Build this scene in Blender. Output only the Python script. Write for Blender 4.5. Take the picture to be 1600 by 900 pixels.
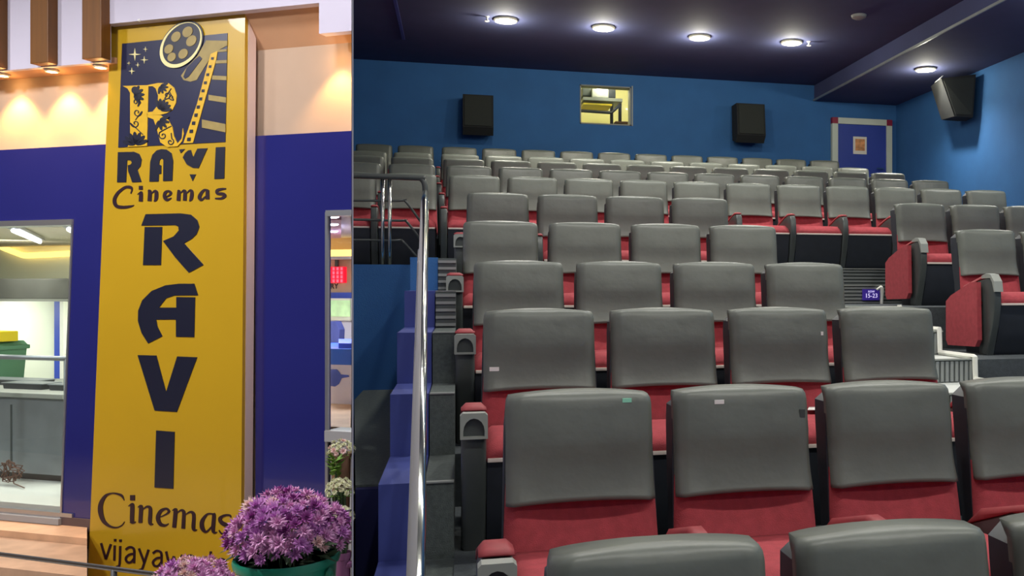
import bpy, bmesh, math, random
from math import sin, cos, pi, radians
from mathutils import Vector, Matrix
random.seed(7)
for o in list(bpy.data.objects): bpy.data.objects.remove(o)
C = bpy.context.scene.collection

# ------------------------------------------------------------------ camera, world, exposure
F, PX, PY, YAW, CZ = 1424.0, 1074.0, 450.0, radians(14.046), 1.60
cd = bpy.data.cameras.new('camera'); cam = bpy.data.objects.new('camera', cd); C.objects.link(cam)
cd.sensor_width = 36; cd.lens = 36 * F / 1600; cd.shift_x = (800 - PX) / 1600; cd.shift_y = 0
cd.clip_start = .05; cd.clip_end = 100
cam.location = (0, 0, CZ); cam.rotation_euler = (pi / 2, 0, -YAW)
bpy.context.scene.camera = cam
S = bpy.context.scene
S.view_settings.view_transform = 'Standard'; S.view_settings.look = 'None'
S.view_settings.gamma = 1; S.view_settings.use_curve_mapping = False
S.view_settings.exposure = 0.0
wd = bpy.data.worlds.new('world'); S.world = wd; wd.use_nodes = True
wd.node_tree.nodes['Background'].inputs[0].default_value = (.5, .55, .6, 1)
wd.node_tree.nodes['Background'].inputs[1].default_value = .05

HALL_W, HALL_FRONT_W, GLOW_W, LOBBY_KEY_W = 150, 135, 25, 64

def lamp(name, kind, loc, energy, color=(1, 1, 1), target=None, **kw):
    d = bpy.data.lights.new(name, kind); d.energy = energy; d.color = color
    for k, v in kw.items(): setattr(d, k, v)
    o = bpy.data.objects.new(name, d); C.objects.link(o); o.location = loc
    if target is not None:
        o.rotation_euler = (Vector(target) - Vector(loc)).to_track_quat('-Z', 'Y').to_euler()
    return o

# ------------------------------------------------------------------ frames of reference
RT, FW = Vector((cos(YAW), -sin(YAW), 0)), Vector((sin(YAW), cos(YAW), 0))
EYE = Vector((0, 0, CZ))
def ray(px, py): return RT * ((px - PX) / F) + FW + Vector((0, 0, (PY - py) / F))
def at_y(px, py, y): d = ray(px, py); return EYE + d * (y / d.y)
def at_x(px, py, x): d = ray(px, py); return EYE + d * (x / d.x)
def at_z(px, py, z): d = ray(px, py); return EYE + d * ((z - CZ) / d.z)
def at_d(px, py, dep): return EYE + ray(px, py) * dep
# the lobby has its own axes: x along the shop front, y into it, z up; y = 0 is the face of the sign
LA = radians(-29.9)
LO = EYE + ray(275, 450) * 4.6; LO.z = 0
ML = Matrix.Translation(LO) @ Matrix.Rotation(LA, 4, 'Z'); MLI = ML.inverted()
def lp(px, py, dep):
    a = MLI @ EYE; d = MLI.to_3x3() @ ray(px, py); return a + d * ((dep - a.y) / d.y)
def lpz(px, py, z):
    a = MLI @ EYE; d = MLI.to_3x3() @ ray(px, py); return a + d * ((z - a.z) / d.z)

# ------------------------------------------------------------------ materials
def lin(c):
    f = lambda v: v / 12.92 if v <= .04045 else ((v + .055) / 1.055) ** 2.4
    return tuple(f(v / 255) for v in c) + (1,)
def mat(name, rgb, rough=.5, metal=0, noise=0, scale=20, bump=0, bscale=80, emit=0, spec=.5, coat=0, stretch=None):
    m = bpy.data.materials.new(name); m.use_nodes = True; nt = m.node_tree
    p = nt.nodes['Principled BSDF']
    p.inputs['Base Color'].default_value = lin(rgb); p.inputs['Roughness'].default_value = rough
    p.inputs['Metallic'].default_value = metal; p.inputs['Specular IOR Level'].default_value = spec
    p.inputs['Coat Weight'].default_value = coat
    if emit:
        p.inputs['Emission Color'].default_value = lin(rgb); p.inputs['Emission Strength'].default_value = emit
    if noise or bump:
        tc = nt.nodes.new('ShaderNodeTexCoord'); mp = nt.nodes.new('ShaderNodeMapping')
        nt.links.new(tc.outputs['Object'], mp.inputs[0])
        if stretch: mp.inputs['Scale'].default_value = stretch
    if noise:
        n = nt.nodes.new('ShaderNodeTexNoise'); n.inputs['Scale'].default_value = scale; n.inputs['Detail'].default_value = 4
        nt.links.new(mp.outputs[0], n.inputs['Vector'])
        r = nt.nodes.new('ShaderNodeValToRGB'); c = lin(rgb)
        r.color_ramp.elements[0].position = .3; r.color_ramp.elements[1].position = .7
        r.color_ramp.elements[0].color = tuple(v * (1 - noise) for v in c[:3]) + (1,)
        r.color_ramp.elements[1].color = tuple(min(1, v * (1 + noise)) for v in c[:3]) + (1,)
        nt.links.new(n.outputs[0], r.inputs[0]); nt.links.new(r.outputs[0], p.inputs['Base Color'])
    if bump:
        n = nt.nodes.new('ShaderNodeTexNoise'); n.inputs['Scale'].default_value = bscale; n.inputs['Detail'].default_value = 3
        nt.links.new(mp.outputs[0], n.inputs['Vector'])
        b = nt.nodes.new('ShaderNodeBump'); b.inputs['Strength'].default_value = bump; b.inputs['Distance'].default_value = .01
        nt.links.new(n.outputs[0], b.inputs['Height']); nt.links.new(b.outputs[0], p.inputs['Normal'])
    return m
M = {}
M['leather'] = mat('grey_leatherette', (100, 105, 98), .40, noise=.10, scale=6, bump=.25, bscale=14)
M['red'] = mat('red_fabric', (168, 64, 72), .85, noise=.12, scale=30, bump=.3, bscale=300)
M['pad'] = mat('red_pad', (150, 54, 60), .6, noise=.1, scale=30)
M['dark'] = mat('dark_plastic', (44, 48, 56), .5, noise=.1, scale=12)
M['arm'] = mat('charcoal_plastic', (72, 77, 76), .34, noise=.08, scale=12)
M['frame'] = mat('grey_plastic', (150, 154, 148), .45)
M['strip'] = mat('cream_strip', (225, 210, 200), .5)
M['tagw'] = mat('white_tag', (235, 235, 232), .5)
M['tagg'] = mat('green_tag', (150, 225, 195), .5)
M['blue'] = mat('blue_wall', (48, 102, 162), .8, noise=.06, scale=3, bump=.2, bscale=120)
M['bluelow'] = mat('blue_step_paint', (58, 70, 140), .7, noise=.08, scale=5)
M['ceil'] = mat('navy_ceiling', (60, 66, 106), .85, noise=.06, scale=3)
M['navy'] = mat('navy_face', (22, 26, 78), .8)
M['carpet'] = mat('grey_carpet', (82, 90, 88), .95, noise=.18, scale=60, bump=.4, bscale=200)
M['floor'] = mat('dark_carpet', (70, 76, 80), .95, noise=.15, scale=40, bump=.4, bscale=200)
M['tread'] = mat('pale_tread', (200, 204, 200), .6, noise=.05, scale=30)  # light tread colour, with the bright lamplight on these steps put into it
M['rib'] = mat('rib_grey', (138, 142, 140), .6)
M['riser'] = mat('riser_grey', (84, 90, 90), .7)
M['trimw'] = mat('white_trim', (236, 236, 226), .5)
M['chrome'] = mat('chrome', (205, 208, 200), .16, 1)
M['black'] = mat('black_mesh', (34, 36, 38), .9, noise=.1, scale=60)
M['blackgrille'] = mat('black_grille', (42, 46, 44), .9, noise=.15, scale=150)
M['paleedge'] = mat('pale_edge', (215, 220, 220), .4)
M['doorleaf'] = mat('blue_door', (44, 66, 160), .5)
M['doorframe'] = mat('pale_door_frame', (205, 212, 200), .5)
M['redcorner'] = mat('red_corner', (140, 26, 60), .5)
M['paper'] = mat('paper', (232, 226, 214), .8)
M['orange'] = mat('orange_print', (214, 150, 100), .8, noise=.35, scale=14)
M['lens'] = mat('lamp_lens', (255, 246, 214), .5, emit=14)
M['ring'] = mat('lamp_ring', (190, 190, 180), .4)
M['booth'] = mat('booth_wall', (238, 232, 178), .8)
M['screen'] = mat('sign_screen', (64, 44, 150), .4, emit=.25)
M['screentext'] = mat('sign_text', (225, 215, 255), .4, emit=.8)
# lobby
M['yellow'] = mat('yellow_panel', (186, 148, 30), .3, noise=.03, scale=2, coat=.25)
M['ink'] = mat('navy_print', (27, 29, 46), .35)
M['ink2'] = mat('maroon_black_print', (40, 18, 30), .4)
M['inkpanel'] = mat('navy_picture', (38, 40, 66), .28, noise=.08, scale=5)
M['gold'] = mat('gold_print', (208, 164, 34), .35, noise=.06, scale=30)
M['palegold'] = mat('pale_gold_print', (150, 130, 72), .4, noise=.12, scale=20)
M['star'] = mat('star_print', (226, 214, 150), .4)
M['return'] = mat('cream_return', (226, 204, 192), .6)
M['bluegloss'] = mat('gloss_blue', (36, 38, 106), .12, noise=.03, scale=2, coat=.3)
M['cream'] = mat('cream_wall', (184, 158, 134), .8, noise=.04, scale=4)
M['white'] = mat('white_fascia', (200, 194, 208), .7, noise=.03, scale=4)
M['soffit'] = mat('soffit', (196, 150, 112), .8, noise=.05, scale=6)
M['fin'] = mat('brown_fin', (112, 68, 8), .5, noise=.18, scale=5, stretch=(6, 6, .6))
M['alu'] = mat('aluminium', (178, 180, 184), .3, .8)
M['hood'] = mat('hood_steel', (112, 114, 110), .5, .2, noise=.12, scale=5)
M['steel'] = mat('brushed_steel', (140, 146, 150), .4, .45, noise=.1, scale=6)
M['kwall'] = mat('kitchen_wall', (226, 232, 214), .7)
M['kceil'] = mat('kitchen_ceiling', (214, 204, 180), .8)
M['tube'] = mat('tube_light', (240, 244, 255), .5, emit=5)
M['cove'] = mat('cove_light', (255, 216, 120), .5, emit=2.0)
M['bluestripe'] = mat('blue_column', (58, 84, 190), .5)
M['kgreen'] = mat('green_crate', (84, 130, 100), .5)
M['kyellow'] = mat('yellow_box', (226, 200, 30), .5)
M['tray'] = mat('dark_tray', (66, 66, 68), .5)
M['tile'] = mat('plinth', (206, 210, 204), .5)
M['ledge'] = mat('stone_ledge', (206, 164, 128), .6, noise=.12, scale=9)
M['ledge2'] = mat('stone_step', (176, 144, 118), .7, noise=.14, scale=9)
M['lfloor'] = mat('lobby_floor', (170, 150, 132), .5, noise=.06, scale=4)
M['skirt'] = mat('brown_skirting', (92, 74, 72), .6, noise=.1, scale=10)
M['wire'] = mat('brown_wire', (96, 66, 52), .6)
M['bucket'] = mat('green_bucket', (34, 152, 118), .35)
M['bucket2'] = mat('purple_wrap', (120, 70, 108), .5)
M['leaf'] = mat('leaf', (58, 84, 52), .6, noise=.3, scale=20)
M['leaf2'] = mat('bright_leaf', (110, 150, 60), .6, noise=.3, scale=20)
M['fl1'] = mat('mauve_petal', (206, 140, 204), .6, noise=.18, scale=60)
M['fl2'] = mat('pink_petal', (228, 172, 212), .6, noise=.18, scale=60)
M['fl3'] = mat('magenta_petal', (166, 84, 158), .6, noise=.2, scale=60)
M['fl4'] = mat('cream_petal', (236, 204, 196), .6, noise=.1, scale=60)
M['fl5'] = mat('white_petal', (224, 226, 190), .6, noise=.12, scale=60)
M['wrap'] = mat('brown_wrap', (138, 104, 78), .7, noise=.2, scale=14)
M['ledred'] = mat('red_led', (255, 16, 50), .4, emit=1.0)
M['leddot'] = mat('led_dot', (255, 80, 100), .4, emit=2.2)
M['ledcase'] = mat('led_case', (150, 8, 28), .5)
M['foliage'] = mat('glowing_foliage', (176, 208, 160), .8, noise=.5, scale=9, emit=.8)  # emission stands in for daylight on the leaves
M['sill'] = mat('grey_sill', (150, 150, 150), .6)
M['person_cloth'] = mat('navy_cloth', (52, 60, 120), .8)
M['skin'] = mat('skin', (140, 96, 76), .6)
M['hair'] = mat('hair', (24, 22, 26), .6)
M['freezblue'] = mat('freezer_blue', (24, 92, 216), .3)
M['freezwhite'] = mat('freezer_white', (214, 214, 240), .4)
M['purplebox'] = mat('lamp_tray', (150, 112, 140), .5)
def glass(name, tint=(1, 1, 1), alpha=.9):
    m = bpy.data.materials.new(name); m.use_nodes = True; nt = m.node_tree; nt.nodes.clear()
    out = nt.nodes.new('ShaderNodeOutputMaterial'); mix = nt.nodes.new('ShaderNodeMixShader')
    t = nt.nodes.new('ShaderNodeBsdfTransparent'); g = nt.nodes.new('ShaderNodeBsdfGlossy'); g.inputs['Roughness'].default_value = .02
    t.inputs[0].default_value = tint + (1,)
    mix.inputs[0].default_value = 1 - alpha
    nt.links.new(t.outputs[0], mix.inputs[1]); nt.links.new(g.outputs[0], mix.inputs[2]); nt.links.new(mix.outputs[0], out.inputs[0])
    return m
M['glass'] = glass('window_glass', (.96, .98, .97), .93)

# ------------------------------------------------------------------ mesh helpers
class MB:
    def __init__(s): s.v = []; s.f = []
    def add(s, vs, fs):
        n = len(s.v); s.v += [Vector(v) for v in vs]; s.f += [tuple(i + n for i in f) for f in fs]; return s
    def box(s, x0, x1, y0, y1, z0, z1, bev=0):
        if bev:
            b = min(bev, abs(x1 - x0) * .49, abs(y1 - y0) * .49, abs(z1 - z0) * .49)
            bm = bmesh.new(); bmesh.ops.create_cube(bm, size=1)
            for v in bm.verts: v.co = Vector(((x0 + x1) / 2 + v.co.x * (x1 - x0), (y0 + y1) / 2 + v.co.y * (y1 - y0), (z0 + z1) / 2 + v.co.z * (z1 - z0)))
            bmesh.ops.bevel(bm, geom=bm.edges[:], offset=b, segments=2, profile=.7, affect='EDGES')
            bm.verts.index_update()
            s.add([v.co.copy() for v in bm.verts], [[v.index for v in f.verts] for f in bm.faces]); bm.free(); return s
        vs = [(x, y, z) for x in (x0, x1) for y in (y0, y1) for z in (z0, z1)]
        return s.add(vs, [(0, 1, 3, 2), (4, 6, 7, 5), (0, 4, 5, 1), (2, 3, 7, 6), (0, 2, 6, 4), (1, 5, 7, 3)])
    def prism(s, front, vec):        # polygon swept along vec
        n = len(front); fr = [Vector(p) for p in front]; bk = [p + Vector(vec) for p in fr]
        s.add(fr + bk, [tuple(range(n)), tuple(range(2 * n - 1, n - 1, -1))] + [(i, i + n, (i + 1) % n + n, (i + 1) % n) for i in range(n)]); return s
    def tube(s, path, r, seg=10, caps=True, flat=1):
        path = [Vector(p) for p in path]; rings = []; up = None
        for i, p in enumerate(path):
            t = (path[min(i + 1, len(path) - 1)] - path[max(i - 1, 0)]).normalized()
            if up is None:
                up = Vector((0, 0, 1)) if abs(t.z) < .9 else Vector((1, 0, 0))
            a = t.cross(up).normalized(); b = a.cross(t).normalized(); up = b
            rr = r[i] if isinstance(r, (list, tuple)) else r
            rings.append([p + (a * cos(2 * pi * k / seg) + b * sin(2 * pi * k / seg) * flat) * rr for k in range(seg)])
        vs = [v for R in rings for v in R]; fs = []
        for i in range(len(rings) - 1):
            for k in range(seg):
                fs.append((i * seg + k, i * seg + (k + 1) % seg, (i + 1) * seg + (k + 1) % seg, (i + 1) * seg + k))
        if caps: fs += [tuple(range(seg - 1, -1, -1)), tuple((len(rings) - 1) * seg + k for k in range(seg))]
        return s.add(vs, fs)
    def lathe(s, c, prof, seg=24):
        c = Vector(c); vs = []; fs = []
        for r, z in prof: vs += [c + Vector((r * cos(2 * pi * k / seg), r * sin(2 * pi * k / seg), z)) for k in range(seg)]
        for i in range(len(prof) - 1):
            for k in range(seg): fs.append((i * seg + k, i * seg + (k + 1) % seg, (i + 1) * seg + (k + 1) % seg, (i + 1) * seg + k))
        fs += [tuple(range(seg - 1, -1, -1)), tuple((len(prof) - 1) * seg + k for k in range(seg))]
        return s.add(vs, fs)
    def ico(s, c, r, sub=1):
        bm = bmesh.new(); bmesh.ops.create_icosphere(bm, subdivisions=sub, radius=1); bm.verts.index_update()
        rr = Vector(r) if isinstance(r, (tuple, list)) else Vector((r, r, r))
        s.add([Vector(c) + Vector((v.co.x * rr.x, v.co.y * rr.y, v.co.z * rr.z)) for v in bm.verts], [[v.index for v in f.verts] for f in bm.faces]); bm.free(); return s
    def slab(s, hw, z0, z1, yf, yb, nx=14, nz=12):
        """closed upright slab: half width hw(z), front y yf(x,z), back y yb(x,z)"""
        vs = []; fs = []; N = nx + 1
        for side in (yf, yb):
            for j in range(nz + 1):
                t = j / nz; t = t if nz < 4 else (1 - cos(pi * t)) / 2 * .5 + t * .5
                for i in range(nx + 1):
                    u = -1 + 2 * i / nx; u = math.copysign(abs(u) ** .8, u)
                    zb = z0(u) if callable(z0) else z0
                    zt = z1(u) if callable(z1) else z1
                    z = zb + (zt - zb) * t
                    x = u * hw(z); vs.append((x, side(x, z), z))
        o = N * (nz + 1)
        for j in range(nz):
            for i in range(nx):
                a = j * N + i; fs.append((a, a + 1, a + N + 1, a + N)); fs.append((o + a, o + a + N, o + a + N + 1, o + a + 1))
            a = j * N; fs.append((a, a + N, o + a + N, o + a)); b = a + nx; fs.append((b, o + b, o + b + N, b + N))
        for i in range(nx):
            fs.append((i, o + i, o + i + 1, i + 1)); a = nz * N + i; fs.append((a, a + 1, o + a + 1, o + a))
        return s.add(vs, fs)
    def mesh(s, name, m, smooth=False, org=None):
        d = bpy.data.meshes.new(name); off = Vector(org) if org is not None else Vector((0, 0, 0))
        d.from_pydata([v - off for v in s.v], [], s.f); d.materials.append(m)
        bm = bmesh.new(); bm.from_mesh(d); bmesh.ops.recalc_face_normals(bm, faces=bm.faces[:]); bm.to_mesh(d); bm.free()
        if smooth:
            d.polygons.foreach_set('use_smooth', [True] * len(d.polygons))
            if smooth != 'all': d.set_sharp_from_angle(angle=radians(38))
        d.update(); return d
def obj(name, mb, m, parent=None, smooth=False, label=None):
    """one mesh object; its verts are in the frame (hall or lobby) of its parent thing"""
    org = ORG.get(parent.name) if parent else None
    o = bpy.data.objects.new(name, mb.mesh(name, m, smooth, org) if isinstance(mb, MB) else mb); C.objects.link(o)
    if parent: o.parent = parent
    ORG[o.name] = org if org is not None else Vector((0, 0, 0))
    if label: o['label'] = label
    return o
ORG = {}
def thing(name, label, cat, org=(0, 0, 0), group=None, lobby=False):
    o = bpy.data.objects.new(name, None); C.objects.link(o); o.empty_display_size = .1
    o.matrix_world = (ML if lobby else Matrix.Identity(4)) @ Matrix.Translation(org)
    ORG[o.name] = Vector(org); o['label'] = label; o['category'] = cat
    if group: o['group'] = group
    return o
def single(name, mb, m, label, cat, org, group=None, lobby=False, smooth=False):
    o = bpy.data.objects.new(name, mb.mesh(name, m, smooth, org)); C.objects.link(o)
    o.matrix_world = (ML if lobby else Matrix.Identity(4)) @ Matrix.Translation(org)
    ORG[o.name] = Vector(org); o['label'] = label; o['category'] = cat
    if group: o['group'] = group
    return o
def struct(name, mb, m, parent=None, lobby=False, smooth=False):
    o = obj(name, mb, m, parent, smooth)
    if not parent:
        o['kind'] = 'structure'
        if lobby: o.matrix_world = ML
        ORG[o.name] = Vector((0, 0, 0))
    return o
def spline(pts, n=6):
    P = [Vector(p) for p in pts]; out = []
    for i in range(len(P) - 1):
        a, b, c, d = P[max(i - 1, 0)], P[i], P[i + 1], P[min(i + 2, len(P) - 1)]
        for k in range(n):
            t = k / n; out.append(.5 * ((2 * b) + (c - a) * t + (2 * a - 5 * b + 4 * c - d) * t * t + (3 * b - a - 3 * c + d) * t ** 3))
    out.append(P[-1]); return out
def text_mesh(body, size, extrude=.001):
    c = bpy.data.curves.new('t', 'FONT'); c.body = body; c.size = size; c.align_x = 'CENTER'; c.align_y = 'CENTER'; c.extrude = extrude; c.resolution_u = 3
    o = bpy.data.objects.new('t', c); C.objects.link(o); dg = bpy.context.evaluated_depsgraph_get()
    d = bpy.data.meshes.new_from_object(o.evaluated_get(dg)); bpy.data.objects.remove(o); bpy.data.curves.remove(c)
    mb = MB(); mb.add([(v.co.x, -v.co.z, v.co.y) for v in d.vertices], [tuple(p.vertices) for p in d.polygons]); bpy.data.meshes.remove(d); return mb
def moved(mb, v):
    mb.v = [p + Vector(v) for p in mb.v]; return mb

# ------------------------------------------------------------------ hall: levels measured from the seat rows
SH = .95
ROWS = [  # x of first seat's cover, y of cover top, top height above the eye
    (.187, 2.011, -.582), (.149, 3.124, -.353), (.104, 4.215, -.093), (.077, 5.271, .159), (.023, 6.361, .463), (.059, 7.735, .796),
    (-.105, 9.428, 1.140), (-.146, 10.640, 1.392), (-.197, 11.737, 1.621), (-.242, 12.817, 1.831), (-.253, 13.907, 2.089)]
FZ = [CZ + r[2] - SH for r in ROWS]
YF = [ROWS[0][1] - 3.0] + [ROWS[k - 1][1] + .27 for k in range(1, 11)]; YF[6] = 8.6
WALLY, WALLX, CEIL, SOFF, SOFX = 14.75, 7.5, CZ + 3.5, CZ + 3.23, 5.95
HLX = -2.2
AX0, AX1 = 2.52, 3.42      # the right aisle
LX, LANDY = -.30, 8.6      # left edge of the stairs; front of the landing

struct('floor', MB().box(-8, 9, -4, WALLY + .3, -.2, -.0), M['floor'])
struct('wall_back', MB().box(HLX - .1, at_y(906, 0, WALLY).x, WALLY, WALLY + .15, 0, CEIL).box(at_y(986, 0, WALLY).x, WALLX + .2, WALLY, WALLY + .15, 0, CEIL)
       .box(at_y(906, 0, WALLY).x, at_y(986, 0, WALLY).x, WALLY, WALLY + .15, 0, at_y(945, 195, WALLY).z)
       .box(at_y(906, 0, WALLY).x, at_y(986, 0, WALLY).x, WALLY, WALLY + .15, at_y(945, 134, WALLY).z, CEIL), M['blue'])
struct('wall_right', MB().box(WALLX, WALLX + .15, -4, WALLY + .15, 0, CEIL), M['blue'])
struct('wall_front', MB().box(-7, WALLX + .2, -4.15, -4, 0, CEIL), M['blue'])
struct('wall_left', MB().box(HLX - .1, HLX, LANDY - .05, WALLY, 0, CEIL), M['blue'])
struct('ceiling', MB().box(-8, SOFX, -4, WALLY + .1, CEIL, CEIL + .15).box(SOFX, WALLX + .1, -4, WALLY + .1, SOFF, CEIL + .15), M['ceil'])
struct('trim_1', MB().box(SOFX - .02, SOFX, -4, WALLY, SOFF - .004, SOFF + .03), M['steel'])
sx = at_z(626, 40, CEIL).x
struct('trim_2', MB().box(sx - .02, sx + .02, 8.6, 13.4, CEIL - .012, CEIL), M['bluelow'])

# seating terraces (left block right of the stairs, right block, and rear terraces across the hall)
for k in range(0, 6):
    y0, y1 = YF[k], YF[k + 1]
    xa = .03 if k < 4 else 0.0
    mb = MB().box(-.02, AX0, y0, y1 - (.42 if k == 5 else 0), 0, max(FZ[k], .02)).box(AX1, WALLX, y0, y1 - (.42 if k == 5 else 0), 0, max(FZ[k], .02))
    if k == 5: mb.box(5.4, WALLX, y1 - .42, y1, 0, FZ[k])
    struct('floor_terrace' if k == 0 else 'floor_terrace', mb, M['floor'])
for k in range(6, 11):
    y0, y1 = YF[k], (YF[k + 1] if k < 10 else WALLY)
    struct('floor_terrace', MB().box(HLX, WALLX, y0, y1, 0, FZ[k]), M['floor'])
# right aisle: two steps to a terrace, each with a ribbed riser
def ribs(parent, x0, x1, y, z0, z1, vertical=False, n=5):
    obj('riser_panel', MB().box(x0, x1, y - .006, y, z0 + .004, z1 - .004), M['riser'], parent)
    if vertical:
        n = int((x1 - x0) / .036)
        for i in range(n):
            x = x0 + (x1 - x0) * (i + .5) / n; obj('rib', MB().box(x - .011, x + .011, y - .014, y - .006, z0 + .008, z1 - .008), M['rib'], parent)
    else:
        for i in range(n):
            z = z0 + (z1 - z0) * (i + .5) / n; obj('rib', MB().box(x0, x1, y - .016, y - .006, z - .010, z + .006), M['rib'], parent)
XM = YF[6] - .42
for k in range(0, 6):
    ya, yb = YF[k], YF[k + 1]; lo_ = max(FZ[k], .02)
    half = (FZ[k] + FZ[k + 1]) / 2; ym = yb - (.62 if k < 5 else .42)
    if k < 5:
        st = struct('floor_step', MB().box(AX0, AX1, ya, yb, 0, lo_).box(AX0, AX1, ym, yb, 0, half), M['tread'] if k in (2, 3, 4) else M['riser'])
        if k >= 2:
            ribs(st, AX0, AX1, ym, lo_, half, True); ribs(st, AX0, AX1, yb, half, FZ[k + 1], True)
        x1 = AX1
    else:      # cross aisle below the rear terraces: two long ribbed steps
        st = struct('floor_step', MB().box(AX0, AX1, ya, ym, 0, lo_).box(.0, 5.4, ym, yb, 0, half), M['carpet'])
        ribs(st, AX0, 5.4, ym, lo_, half); ribs(st, AX0, 5.4, yb, half, FZ[k + 1]); x1 = 5.4
    obj('nosing', MB().box(AX0, x1, ym - .02, ym + .02, half, half + .010), M['frame'], st)
    obj('nosing', MB().box(AX0, x1, yb - .02, yb + .02, FZ[k + 1], FZ[k + 1] + .010), M['frame'], st)
# white trim along the stair profile
tp = []
for k in range(2, 5):
    ya, yb = YF[k], YF[k + 1]; half = (FZ[k] + FZ[k + 1]) / 2; ym = yb - (.62 if k < 5 else .42)
    tp += [(ya, FZ[k]), (ym - .03, FZ[k]), (ym - .02, half), (yb - .03, half), (yb - .02, FZ[k + 1])]
path = [(AX1 - .03, y, z + .02) for y, z in tp]
struct('trim_3', MB().tube(path, .02, 6), M['trimw'])

# left stairs beside the rail (each step: grey carpet, blue painted curb on its left)
edges = [(2.3, CZ - 1.32), (2.95, CZ - 1.05), (3.66, CZ - .755), (4.27, CZ - .48), (4.74, CZ - .226), (5.36, CZ - .02), (6.0, FZ[6])]
for i in range(6):
    y0, z = edges[i]; y1 = edges[i + 1][0]
    s_ = struct('floor_stair', MB().box(LX + .17, -.02, y0, y1, 0, z), M['carpet'])
    obj('curb', MB().box(LX, LX + .165, y0, y1, 0, z + .004), M['bluelow'], s_)
    obj('nosing', MB().box(LX + .17, -.02, y0 - .006, y0 + .02, z, z + .006), M['rib'], s_)
    if i >= 5:
        ribs(s_, LX + .17, -.02, y0, edges[i - 1][1], z)
s_ = struct('floor_stair', MB().box(LX, -.02, 6.0, LANDY, 0, FZ[6]), M['carpet'])
ribs(s_, LX + .17, -.02, 6.0, edges[5][1], FZ[6])
obj('curb', MB().box(LX - .001, LX + .168, 5.995, LANDY, 0, FZ[6] + .004), M['blue'], s_)
# added edge-on partition keeping lobby and hall light apart, and the lobby's rear wall
WYL = 2.6       # lobby depth of the rear wall
pa, pb = at_d(551, 450, 1.6), ML @ lp(551, 450, WYL + .06)
WY = pb.y
na = (Vector((pb.x, pb.y, 0)) - Vector((pa.x, pa.y, 0))).normalized(); nn = Vector((-na.y, na.x, 0))
def at_plan(p, w): return Vector((p.x, p.y, 0)) + nn * w
q = [at_plan(pa, -.0012), at_plan(pb, -.006), at_plan(pb, .006), at_plan(pa, .0012)]
struct('wall_partition', MB().prism(q, (0, 0, CEIL)), M['white'])
struct('wall_lobby', MB().prism([(-7, WYL, 0), (lp(550, 450, WYL).x, WYL, 0), (lp(550, 450, WYL + .06).x, WYL + .06, 0), (-7, WYL + .06, 0)], (0, 0, CEIL)), M['white'], lobby=True)

# sunken passage between the stairs and the partition
pz = CZ - .91
def xpart(y): return at_y(551, 450, y).x + .012
struct('floor_passage', MB().prism([(LX - .002, 4.45, 0), (LX - .002, LANDY - .03, 0), (xpart(WY), LANDY - .03, 0), (xpart(WY), WY, 0), (xpart(4.45), 4.45, 0)], (0, 0, pz)), M['carpet'])
struct('trim_4', MB().box(xpart(4.4), LX - .002, 4.40, 4.448, 0, pz - .01), M['navy'])
struct('wall_landing', MB().box(HLX + .002, LX - .002, LANDY - .03, LANDY - .001, 0, FZ[6] + .02), M['blue'])

# ------------------------------------------------------------------ cinema seat meshes (origin: floor below the cover's top front edge)
ZT = SH
def rec(z): return -(ZT - z) * .16
def rnd(d, r): return 0 if d >= r else r * (1 - math.sqrt(max(0, 1 - (1 - d / r) ** 2)))
CW = .2525
def cover_hw(z):
    d = ZT - z
    return CW - .002 * (1 - d / .37) - (rnd(max(d - .004, 0), .045) * .8 if d < .049 else 0)
def cover_f(x, z):
    e = cover_hw(z) - abs(x); t = ZT - z
    y = rec(z) - .012 + rnd(max(e, 0), .026) + rnd(max(t, 0), .034)
    y += -.012 * (1 - (x / CW) ** 2) * sin(pi * min(1, t / .37))
    if .17 < t < .33: y += .010 * sin(pi * (t - .17) / .16)
    if t > .33: y -= .012 * (t - .33) / .04
    return y
def cover_b(x, z):
    t = ZT - z; return rec(z) + .045 + .055 * max(0, 1 - max(t - .012, 0) / .03) - rnd(max(t, 0), .012)
m_cover = MB().slab(cover_hw, lambda u: ZT - .37 + .010 * (1 - u * u), lambda u: ZT - .016 * u * u, cover_f, cover_b, 16, 14).mesh('cover', M['leather'], 'all')
def back_hw(z): return .264 - .022 * (z - .38) / .5
def back_f(x, z): return rec(z) + .002 + rnd(max(back_hw(z) - abs(x), 0), .02) + .030 * max(0, cos(pi * x / .46)) * max(0, min(1, (z - .38) / .18))
m_back = MB().slab(back_hw, .34, ZT - .03, back_f, lambda x, z: rec(z) + .06, 10, 8).mesh('backrest', M['red'], 'all')
m_shell = MB().slab(lambda z: (.267 - .018 * (z - .3) / .65) - (rnd(max(ZT - .03 - z, 0), .06) if z > ZT - .09 else 0), .30, ZT - .03, lambda x, z: rec(z) + .032, lambda x, z: rec(z) + .15 - rnd(max(.26 - abs(x), 0), .04), 10, 10).mesh('back_shell', M['dark'], True)
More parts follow.
